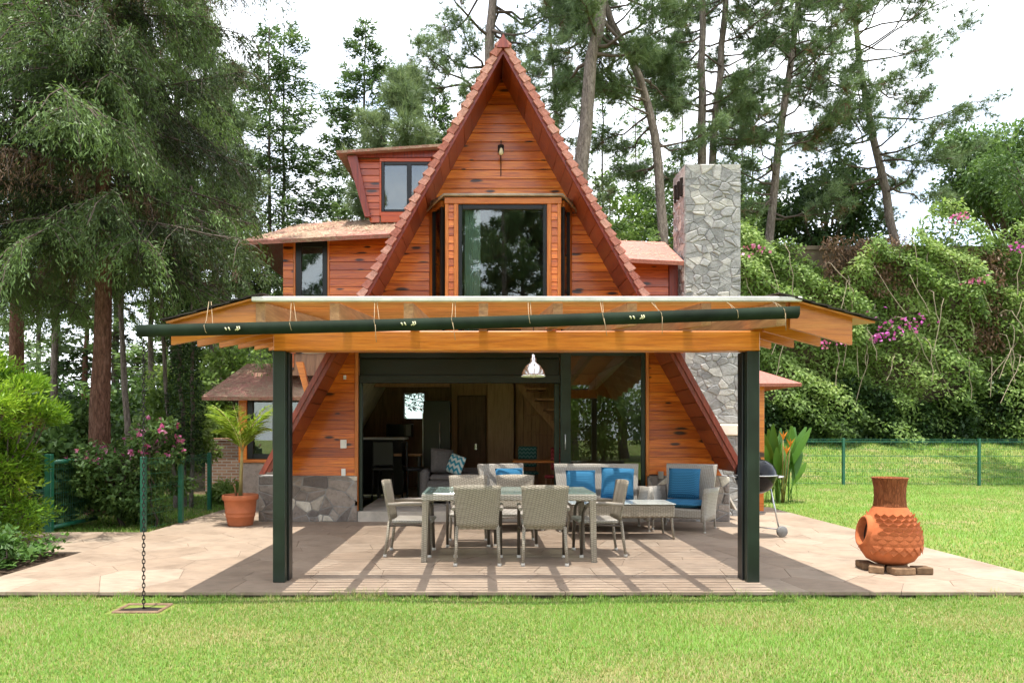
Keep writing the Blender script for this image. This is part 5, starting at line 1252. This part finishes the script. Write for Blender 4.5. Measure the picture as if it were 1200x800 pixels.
# --- garden wall with climbing vines
WY = 25.5
gw = tag(MB().box(5.6, 26, WY, WY+.5, .2, 8.2).box(5.4, 26.2, WY-.08, WY+.58, 8.2, 8.4).mesh('wall') and MB().box(5.6, 26, WY, WY+.5, .2, 8.1).box(5.5, 26.1, WY-.06, WY+.56, 8.102, 8.25).build('garden_wall', plain('brown mossy wall', (.11, .085, .06), .95, .4, 2, .1, bump=.6, world=True)), 'tall brown garden wall overgrown by climbing vines', 'wall')
def vines():
    rng = np.random.default_rng(60); n = 125000
    X = rng.uniform(6, 26, n); Zt = 8.3 + .55*np.sin(X*.9) + .4*np.sin(X*2.3+1) + .9*np.clip((X-15)/2, 0, 1) + .5*(X < 10) - .35*((X > 12.4) & (X < 15.5)); z0 = 1.1
    u = rng.uniform(0, 1, n)**.85; Z = z0 + (Zt-z0)*u
    bulge = .55 + .5*np.sin(X*1.3 + Z*.7) * np.sin(Z*1.1 - X*.35) + .45*np.sin(X*3.1+Z*2.3)*np.sin(Z*2.7+1) + .4*(1-u)**2*(u < .35)
    dens = .62 + .38*np.sin(X*2.1 + 1.7*np.sin(Z*1.3))*np.sin(Z*1.9 + np.sin(X)) ; bare = ((X > 12.6) & (X < 15.2) & (Z > 6.6) & (Z < 8)) | ((X > 17.3) & (X < 18.6) & (Z > 4.6) & (Z < 7.8)); dens = np.where(bare, .45, dens)
    k = rng.uniform(0, 1, n) < dens; X, Z, bulge, u = X[k], Z[k], bulge[k], u[k]; m = len(X)
    Y = WY - .12 - np.maximum(bulge, .05)*rng.uniform(.55, 1.0, m); C = np.column_stack([X, Y, Z]) + rng.normal(size=(m, 3))*.06
    D = unit(np.column_stack([rng.normal(size=m)*.8, -.5 + rng.normal(size=m)*.5, -.45 + rng.normal(size=m)*.6])); Nn = unit(np.column_stack([rng.normal(size=m)*.4, -.7 + rng.normal(size=m)*.4, .8 + rng.normal(size=m)*.4]))
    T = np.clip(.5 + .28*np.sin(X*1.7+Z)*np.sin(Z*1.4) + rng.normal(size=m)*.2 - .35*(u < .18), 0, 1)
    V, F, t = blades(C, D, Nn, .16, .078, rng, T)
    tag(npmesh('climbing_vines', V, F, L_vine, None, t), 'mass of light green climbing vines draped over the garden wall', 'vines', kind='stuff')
    nb_ = 4200; X = np.concatenate([rng.uniform(12.3, 15.5, nb_//2), rng.uniform(17.2, 18.8, nb_//2)]); Z = np.concatenate([rng.uniform(6.4, 8.5, nb_//2), rng.uniform(4.4, 8.0, nb_//2)]); C = np.column_stack([X, WY - .1 - rng.uniform(0, .5, nb_), Z]); V, F, t = blades(C, unit(np.column_stack([rng.normal(size=nb_)*.5, rng.normal(size=nb_)*.4 - .2, -.7 + rng.normal(size=nb_)*.5])), rdir(nb_, rng), .2, .05, rng)
    tag(npmesh('dry_vines', V, F, L_dead, None, t), 'brown dried vine growth on the bare patches of the garden wall', 'vines', kind='stuff')
    # hanging stems
    W = []
    for i in range(70):
        x = rng.uniform(6.5, 20); z = rng.uniform(4, 8.3); l = rng.uniform(.8, 2.2); c = np.array([x, WY-.5-rng.uniform(0, .6), z]); W.append(tube_np(smooth_poly([c + [0, .4, 0], c + [rng.normal()*.3, -.2, .25], c + [rng.normal()*.6, -.3, -l]], 8, rng, .03), np.full(8, .012), 4))
    V, F, _ = join(W); tag(npmesh('vine_stems', V, F, plain('dry vine stem', (.30, .24, .17), .9, .2, 5, world=True), None), 'tangled pale dry stems among the climbing vines', 'stems', kind='stuff')
    for i, (x, y, s, mt, nm, lb) in enumerate([(1057, 378, .45, L_magenta, 45, 'wide magenta bougainvillea spray in the middle of the vine wall'), (1033, 395, .2, L_magenta, 40, 'small magenta spray below the wide bougainvillea'), (1125, 255, .16, L_pink, 26, 'pink blossom cluster at the top edge of the vine wall'), (1143, 329, .16, L_pink, 22, 'pale pink blossom cluster beside the bare patch of wall'), (973, 402, .22, L_pink, 24, 'pink blossom cluster beneath the pergola wing'), (886, 293, .18, L_pink, 26, 'pale pink blossom cluster next to the chimney'), (1193, 291, .14, L_magenta, 20, 'magenta blossom cluster near the wall corner')]):
        c = np.array(P(x, y, WY-1.25)); q = c + rng.normal(size=(nm, 3))*[s, .12, s*.5]; d = rdir(nm, rng); V, F, t = blades(q, d, rdir(nm, rng), .13, .11, rng); r = empty('blossom_cluster', tuple(c)); tag(r, lb, 'flowers', 'blossom clusters on the vine wall'); tag(npmesh('bracts', to_local(V, c), F, mt, r, t), kind='stuff')
        st = np.stack([c, c + [0, .5, -.25], c + [.1, 1.0, -.5]]); V, F, _ = tube_np(st, [.01, .012, .014], 4); npmesh('stem', to_local(V, c), F, M_twig, r)
vines()
def wall_foot():
    rng = np.random.default_rng(61); n = 26000; X = rng.uniform(6, 24, n); u = rng.uniform(0, 1, n); Z = 1.1 + u*1.9 + .5*np.sin(X*1.1)*u; Y = WY - .3 - rng.uniform(0, 1, n)*(.55 - .3*u) - .35*np.sin(X*2.3)**2
    C = np.column_stack([X, Y, Z]); d = rdir(n, rng); V, F, t = blades(C, unit(d + [0, -.4, -.3]), unit(d + [0, -.5, .6]), .17, .09, rng, np.clip(.25 + .2*np.sin(X*2)*np.sin(Z*3) + rng.normal(size=n)*.18, 0, 1))
    tag(npmesh('hedge', V, F, L_dark, None, t), 'dark green hedge along the foot of the vine wall', 'hedge', kind='stuff')
wall_foot()

# --- left garden plants
b = gpt(25, 9.4); b[2] = -.06
def lime_shrub():
    rng = np.random.default_rng(70); base = np.array([-6.35, 9.0, -.06]); root = thing_tree('lime_shrub', tuple(base), 'bright lime green feathery conifer shrub beside the green gate', 'shrub')
    n = 30000; q, d, k, lc, lr = clump_points(base + [-.1, .1, 1.35], (1.0, .8, 1.45), n, rng, 60, .35, .5); D = unit(d*.7 + [0, 0, .35] + rng.normal(size=(n, 3))*.45)
    T = np.clip(.55 + .25*rng.normal(size=60)[k] + rng.normal(size=n)*.15, 0, 1); V, F, t = blades(q, D, rdir(n, rng), .085, .022, rng, T); npmesh('foliage', to_local(V, base), F, L_lime, root, t)
    ix = rng.choice(n, 2600); V, F, t = blades(base + [-.1, .1, 1.2] + (q[ix] - base - [-.1, .1, 1.2])*.75, D[ix], rdir(2600, rng), .08, .02, rng); npmesh('dry_twigs', to_local(V, base), F, L_dead, root, t)
    W = [tube_np(smooth_poly([base, base + (c-base)*.5 + rng.normal(size=3)*.08, c], 6, rng, .02), np.linspace(.025, .006, 6), 4) for c in lc]; V, F, _ = join(W); npmesh('stems', to_local(V, base), F, M_twig, root)
lime_shrub()
bb = np.array([-5.75, 11.3, -.06])
broad(bb, bb + [0, 0, .75], (.95, .7, .95), 9500, 71, 'tall dark green bush topped with pink blossoms behind the fence posts', 'flowering_bush', .085, .045, L_broad, .03, 44, None, cat='bush', extra=(L_pink, 46, .06, 1.0))
bb = np.array([-5.15, 11.1, -.06])
broad(bb, bb + [0, 0, 1.35], (.45, .4, .42), 1800, 72, 'pink-flowering sprigs leaning over the fence post', 'flowering_bush', .08, .045, L_broad, .02, 16, None, cat='bush', extra=(L_pink, 60, .065, 1.1))
bb = np.array([-6.9, 11.2, -.06])
broad(bb, bb + [0, 0, .9], (.8, .7, 1.1), 6000, 73, 'broad-leaved green bush behind the gate', 'leafy_bush', .14, .085, L_broad, .03, 26, None, cat='bush')
bb = np.array([-7.6, 10.4, -.06])
broad(bb, bb + [0, 0, 1.5], (.8, .7, .9), 2600, 74, 'large-leaved bush with pale highlights beside the lime shrub', 'leafy_bush', .2, .13, L_vine, .04, 18, None, cat='bush')
# vine-clad slim trunk
def clad():
    rng = np.random.default_rng(75); base = gpt(222, 14.2); base[2] = -.06; root = thing_tree('vine_clad_tree', tuple(base), 'slim tree wrapped in small dark ivy leaves beside the fence post', 'tree')
    for k in range(3):
        o = rng.normal(size=2)*.1; tr = smooth_poly([base + [o[0], o[1], 0], base + [o[0]*1.6, o[1], 2], base + [o[0]*2.5 - .1, o[1], 6.5]], 14, rng, .02); V, F, _ = tube_np(tr - base, np.linspace(.045, .03, 14), 6); npmesh('trunk', V, F, M_bark, root, smooth=True)
    n = 7000; z = rng.uniform(.9, 6, n); a = rng.uniform(0, 6.283, n); r = (.12 + .24*rng.uniform(0, 1, n)**.5)*(.7 + .4*np.sin(z*2.2)**2); C = base + np.column_stack([np.cos(a)*r - .03*z, np.sin(a)*r, z]); d = unit(np.column_stack([np.cos(a), np.sin(a), rng.normal(size=n)*.5 - .3])); V, F, t = blades(C, unit(d + rng.normal(size=(n, 3))*.5), unit(d + [0, 0, .5]), .07, .045, rng, rng.uniform(0, .8, n)); npmesh('ivy', to_local(V, base), F, L_dark, root, t)
clad()
bb = np.array([-6.75, 15.6, -.06]); broad(bb, bb + [0, 0, 1.6], (.9, .8, 1.7), 5600, 76, 'fresh green bush beside the brick wall', 'leafy_bush', .14, .07, L_vine, .03, 26, None, cat='bush')
bb = np.array([-6.6, 19.0, -.06]); broad(bb, bb + [0, 0, 2.2], (1.7, 1, 2.4), 8000, 77, 'tall green shrub behind the brick wall', 'leafy_bush', .16, .08, L_vine, .05, 32, None, cat='bush')
bb = np.array([-8.2, 13.6, -.06]); broad(bb, bb + [0, 0, 1.0], (1.5, 1.0, 1.2), 6500, 78, 'dark broad bush beneath the great cypress', 'leafy_bush', .13, .07, L_broad, .04, 30, None, cat='bush')
bb = np.array([-5.0, 14.6, -.06]); broad(bb, bb + [0, 0, .22], (.8, .35, .3), 1600, 79, 'low bright green plants in front of the brick wall', 'border_plants', .2, .05, L_vine, .01, 12, None, cat='plants', trunk=False)
# ground cover in the bed
def cover():
    rng = np.random.default_rng(80); n = 13000; X = -4.95 - rng.uniform(0, 1, n)**.8*3.2; Y = rng.uniform(6.0, 8.5, n); h = .10 + .16*np.abs(np.sin(X*3.1+Y*2)*np.sin(Y*4-X)) + .12*(X < -5.4); Z = -.02 + h*rng.uniform(.3, 1.1, n)
    X = np.where(X > -4.87, -4.87, X); k = (X + .06*np.sin(Y*9) < -4.92); X, Y, Z = X[k], Y[k], Z[k]; n = len(X); d = rdir(n, rng); d[:, 2] = np.abs(d[:, 2])
    V, F, t = blades(np.column_stack([X, Y, Z]), unit(d + [0, 0, -.1]), unit(d*.4 + [0, 0, 1]), .075, .05, rng); tag(npmesh('ground_cover', V, F, L_ground, None, t), 'low leafy ground cover in the planting bed beside the patio', 'ground cover', kind='stuff')
cover()
for i, (x, y, z, rr) in enumerate([(-5.35, 7.5, .16, .38), (-5.9, 7.0, .3, .5), (-6.1, 8.1, .35, .5)]):
    bb = np.array([x, y, -.03]); broad(bb, bb + [0, 0, z], (rr, rr*.8, rr*.7), 1500, 81+i, ('round leafy tuft at the patio edge of the planting bed', 'bright leafy plant low in the planting bed', 'leafy plant under the lime shrub')[i], 'bed_plant', .07, .045, (L_ground, L_lime, L_ground)[i], .01, 16, None, cat='plant', trunk=False, shell=.3)

# potted palm
def palm():
    loc = (-3.76, 11.0, 0)
    t = empty('plant_pot', loc); tag(t, 'terracotta plant pot with ribbed bands beside the plinth', 'plant pot')
    MB().lathe([(.001, .003), (.185, .003), (.19, .02), (.215, .14), (.222, .145), (.222, .16), (.218, .165), (.226, .20), (.232, .205), (.232, .22), (.228, .225), (.245, .40), (.268, .405), (.275, .425), (.275, .475), (.268, .485), (.25, .48), (.245, .43), (.001, .425)], 40).build('pot', M_potterra, t)
    MB().lathe([(.246, .432), (.1, .445), (.001, .45)], 24).build('soil', M_soil, t)
    p = empty('palm_plant', (loc[0], loc[1], .44)); tag(p, 'young palm with arching yellow-green fronds in the terracotta pot', 'plant')
    MB().tube([(0, 0, 0), (.01, 0, .35), (.03, 0, .75)], [.035, .028, .02], 8).build('stem', plain('palm stem', (.25, .2, .07), .7, .25, 8), p)
    MB().tube([(-.08, .05, 0), (-.1, .05, .12), (-.12, .04, .2)], [.018, .015, .008], 6).build('side_shoot', plain('dry shoot', (.28, .15, .06), .8, .25, 8), p)
    rng = np.random.default_rng(90)
    fr = [(.12, 1.05, .42), (2.9, 1.05, .40), (-.5, 1.0, .5), (.9, 1.0, .35), (3.6, 1.0, .5), (2.2, .95, .3), (-1.4, .85, .35), (4.4, .8, .4), (.4, .8, .62), (3.2, .8, .66)]
    for (az, Lf, ang) in fr:
        k = np.linspace(0, 1, 10)[:, None]; d = np.array([math.cos(az), math.sin(az), 0]); p0 = np.array([.03, 0, .68])
        ra = p0 + d*Lf*.5*(k**1.25) + np.array([0, 0, 1])*Lf*(1.12*k - ang*1.0*k**2.2); o = npmesh('frond', *tube_np(ra, np.linspace(.010, .003, 10), 4)[:2], M_twig if False else MATS['palm stem'], p)
        m = 26; ks = np.repeat(np.linspace(.16, 1, m), 2); sd = np.tile([-1, 1], m)[:, None]; q = interp(ra, ks); tg = unit(np.gradient(ra, axis=0)); tq = interp(np.array(tg), ks); perp = np.cross(d, [0, 0, 1.0])
        D = unit(tq*.75 + perp*sd*.75 + np.array([0, 0, -.15]) + rng.normal(size=q.shape)*.08); ln = (.30*np.sin(np.pi*np.clip(ks*.8+.15, 0, 1))+.06)[:, None]
        V, F, tt = blades(q, D*1.0, unit(np.tile([0, 0, 1.0], (2*m, 1)) + rng.normal(size=q.shape)*.2), 1.0, .026, rng, rng.uniform(.3, .9, 2*m), .0)
        V = V.reshape(-1, 4, 3); c = V[:, :1]; s = ln[:, None]; wv = V[:, 1:2] - V[:, 3:4]
        mid = c + D[:, None]*s*.45; V = np.concatenate([c, mid + wv*.5, c + D[:, None]*s - np.array([0, 0, .05])*s, mid - wv*.5], 1).reshape(-1, 3)
        npmesh('leaflets', V, F, L_palm, o, tt)
palm()
# bird of paradise beside the right bay
def strelitzia():
    c = P(916, 568, 15.2); base = (c.x, 15.2, -.06); p = empty('bird_of_paradise_plant', base); tag(p, 'clump of upright paddle leaves with orange flowers beside the fence', 'plant'); rng = np.random.default_rng(95)
    for i in range(46):
        az = rng.uniform(0, 6.283); tl = rng.uniform(.05, .5); h = rng.uniform(.8, 1.75); b0 = np.array([rng.normal()*.13, rng.normal()*.13, 0]); d = np.array([math.cos(az), math.sin(az), 0]); n = 9
        k = np.linspace(0, 1, n)[:, None]; sp = b0 + d*tl*h*k**1.6 + np.array([0, 0, 1])*h*(k - .12*tl*k**3); per = np.array([-math.sin(az + .7), math.cos(az + .7), 0]); wd = np.where(k > .42, .095*np.sin(np.pi*np.clip((k-.42)/.6, 0, 1))**.6, .010); fold = unit(d)*.35
        Vl = sp - per*wd + fold*wd; Vr = sp + per*wd + fold*wd; V = np.concatenate([Vl, sp, Vr]); F = [(j, j+1, n+j+1, n+j) for j in range(n-1)] + [(n+j, n+j+1, 2*n+j+1, 2*n+j) for j in range(n-1)]
        npmesh('leaf', V, F, L_strel, p, np.full(3*n, rng.uniform(.1, .95)), True)
    for (x, z) in ((-.15, 1.35), (.0, 1.2), (-.08, 1.05)):
        m = MB(); m.tube([(x*.3, -.1, 0), (x*.7, -.3, .7), (x, -.42, z)], .012, 6); st = m.build('flower_stalk', MATS['palm stem'], p)
        m = MB()
        for a in (-.5, 0, .45): m.add([(x, -.42, z), (x+.05*math.sin(a)+.02, -.44, z+.1), (x+.2*math.sin(a), -.44, z+.2), (x+.05*math.sin(a)-.02, -.43, z+.1)], ((0, 1, 2, 3),))
        m.build('flower', plain('orange petals', (.75, .25, .02), .6, .15, 8) if 'orange petals' not in MATS else MATS['orange petals'], st)
strelitzia()

# --- fences
def mesh_fence(name, pts, h, label, wire=.05, wr=.003):
    t = empty(name, (pts[0][0], pts[0][1], pts[0][2])); tag(t, label, 'fence'); o = Vector(pts[0])
    for q in pts:
        q = Vector(q) - o; MB().bbox(q.x-.035, q.x+.035, q.y-.035, q.y+.035, q.z-.05, q.z+h, .006).build('post', M_fence, t)
    for a, b in zip(pts[:-1], pts[1:]):
        a, b = Vector(a) - o, Vector(b) - o; m = MB(); d = b-a; Ln = d.length; n = int(Ln/wire)
        for i in range(1, n):
            p = a + d*(i/n); m.tube([p + Vector((0, 0, .04)), p + Vector((0, 0, h-.02))], wr, 3, False)
        zz = list(np.arange(.06, h-.1, .2)) + [h-.12, h-.08, h-.03]
        for z in zz: m.tube([a + Vector((0, -.004, z)), b + Vector((0, -.004, z))], wr*1.5, 4, False)
        # folded bead of the panel
        for z in (.3*h, .62*h, h-.1): m.tube([a + Vector((0, -.03, z)), b + Vector((0, -.03, z))], wr*1.5, 4, False)
        tag(m.build('wire_panel', M_fence, t), kind='stuff')
    return t
def gz(x, y): return float(ground_z(x, y))
xs = [6.6, 8.95 - 0.0, 10.42, 14.32, 18.2]
xs = [6.55, 10.45, 14.35, 18.25]
mesh_fence('mesh_fence', [(x, 20.1, gz(x, 20.1)) for x in xs], 1.36, 'long green welded mesh fence across the lawn before the vine wall')
a, b, c = P(168, 622, 10.3), P(212, 612, 11.3), P(278, 580, 15.5)
mesh_fence('mesh_fence', [(a.x, a.y, -.02), (b.x, b.y, -.02), (-5.25, 13.6, -.05)], 1.12, 'short green mesh fence from the patio corner towards the brick wall', .1, .0012)
mesh_fence('mesh_fence', [(-8.6, 8.2, -.05), (-6.35, 10.25, -.05)], .75, 'low green mesh fence under the lime shrub')
gt = empty('garden_gate', (-6.3, 10.3, -.01)); tag(gt, 'open green tubular garden gate beside the lime shrub', 'gate')
gd = Vector((0.02, 1.15, 0)); H0, H1 = .05, 1.03
m = MB()
for q0, q1 in ((Vector((0, 0, H0)), Vector((0, 0, H1))), (gd + Vector((0, 0, H0)), gd + Vector((0, 0, H1))), (Vector((0, 0, H1)), gd + Vector((0, 0, H1))), (Vector((0, 0, H0+.02)), gd + Vector((0, 0, H0+.02)))): m.tube([q0, q1], .032, 8)
m.build('frame', M_fence, gt); m = MB()
for i in range(1, 20): m.tube([gd*(i/20) + Vector((0, 0, H0)), gd*(i/20) + Vector((0, 0, H1))], .003, 3, False)
for z in np.arange(.2, 1.0, .18): m.tube([Vector((0, 0, z)), gd + Vector((0, 0, z))], .004, 3, False)
tag(m.build('wire_panel', M_fence, gt), kind='stuff'); MB().bbox(-.05, .05, -.1, -.02, 0, 1.15, .008).build('hinge_post', M_fence, gt)

# brick garden wall in the back left
m_, t_, out_ = newmat('garden brickwork'); br_ = N(t_, 'TexBrick', Scale=1.0); br_.inputs['Color1'].default_value = (.30, .16, .10, 1); br_.inputs['Color2'].default_value = (.40, .24, .16, 1); br_.inputs['Mortar'].default_value = (.42, .38, .33, 1); br_.inputs['Brick Width'].default_value = .24; br_.inputs['Row Height'].default_value = .075; br_.inputs['Mortar Size'].default_value = .012
cx = N(t_, 'CombineXYZ'); sx_ = N(t_, 'SeparateXYZ'); L(t_, pos(t_), sx_.inputs[0]); L(t_, sx_.outputs[0], cx.inputs[0]); L(t_, sx_.outputs[2], cx.inputs[1]); L(t_, cx.outputs[0], br_.inputs['Vector']); principled(t_, out_, br_.outputs['Color'], .9, br_.outputs['Fac'], -.5, .01, .1)
bwl = tag(MB().bbox(-6.9, -4.75, 17.6, 17.85, -.1, 1.25).bbox(-6.95, -4.7, 17.56, 17.89, 1.252, 1.32).build('brick_wall', m_), 'low pale brick wall behind the potted palm', 'wall')

# --- trees and shrubs across the lawn, mirrored in the windows
RG = 'trees across the lawn facing the house'
for i, (x, y) in enumerate([(-3.0, -17), (1.2, -15.5), (3.6, -18), (-7, -19), (8.5, -18), (14, -20), (-13, -20), (-.6, -21), (5.8, -20), (11, -22), (-5, -23), (2.4, -23)]):
    b0 = np.array([x, y, -.06]); r = np.random.default_rng(600+i)
    pine([b0, b0 + [r.normal()*.3, 0, 7], b0 + [r.normal()*.6, 0, 17]], .26, .06, .28, 3.0, 46, 600+i, 'tall pine across the lawn facing the house', group=RG, tuft=9, tn=14, tw=.035)
for i, (x, y) in enumerate([(-7, -15), (-3.4, -14), (.2, -15), (3.4, -13.5), (6.6, -14.5), (9.6, -14), (12.6, -15.5), (16, -16)]):
    bb = np.array([x, y, -.06]); broad(bb, bb + [0, 0, 2.5], (2.4, 1.5, 3.0), 5200, 620+i, 'leafy shrub across the lawn facing the house', 'tall_shrub', .22, .12, L_vine, .07, 34, 'shrubs across the lawn facing the house', cat='shrub')

# --- grass
def grass():
    rng = np.random.default_rng(99); parts = []
    def patch(x0, x1, y0, y1, n, ln, wd, keep=None):
        X = rng.uniform(x0, x1, n); Y = rng.uniform(y0, y1, n)
        if keep is not None: k = keep(X, Y); X, Y = X[k], Y[k]
        m = len(X); C = np.column_stack([X, Y, ground_z(X, Y) - .004]); a = rng.uniform(0, 6.283, m); D = unit(np.column_stack([np.cos(a)*.55, np.sin(a)*.55, rng.uniform(.45, 1.3, m)])); s = np.column_stack([np.sin(a), -np.cos(a), np.zeros(m)])*wd*.5
        l = (ln*rng.uniform(.5, 1.3, m))[:, None]; V = np.stack([C - s, C + s, C + D*l], 1).reshape(-1, 3)
        dry = .5 + .5*np.sin(X*1.9 + 1.3*np.sin(Y*2.3))*np.sin(Y*2.9 + np.sin(X*1.1)*1.7); clov = np.sin(X*1.1+.7*np.sin(Y*1.7+2))*np.sin(Y*1.5-.6*np.sin(X*2.1)) + .5*np.sin(X*4.3+Y*2)*np.sin(Y*5.1-X*1.3); near = Y < 6.45; g = np.where(rng.uniform(size=m) < np.where(near, .22, .05) + np.where(near, .42, .2)*np.clip((dry-.5)*3, 0, 1), rng.uniform(0, .32, m), np.clip(.68 + .22*clov + rng.normal(size=m)*.2, .3, 1)); l = l*(1 + .5*np.clip(clov, 0, 1))[:, None]; V = np.stack([C - s, C + s, C + D*l], 1).reshape(-1, 3)
        parts.append((V, np.arange(m*3).reshape(-1, 3), np.repeat(g, 3)))
    drain = lambda X, Y: ~((np.abs(X + 2.9) < .25) & (np.abs(Y - 6.03) < .19))
    patch(-4.6, 4.6, 3.9, 6.42, 210000, .032, .0085, drain)
    patch(-4.86, 5.7, 6.30, 6.44, 7000, .075, .007, lambda X, Y: drain(X, Y) & (np.sin(X*7)*np.sin(X*2.3+1) + .6*np.sin(X*19) > -.25))
    patch(5.68, 16, 6, 20.2, 110000, .05, .014, lambda X, Y: X < Y*.82)
    patch(5.5, 20, 20.2, 25, 40000, .08, .025)
    patch(-9, -5, 10.4, 17, 24000, .06, .015)
    patch(4.6, 6.5, 4.4, 6.39, 30000, .036, .007)
    V, F, t = join(parts); tag(npmesh('grass', V, F, L_grass, None, t), 'short sunlit lawn grass with dry straw patches', 'grass', kind='stuff')
grass()
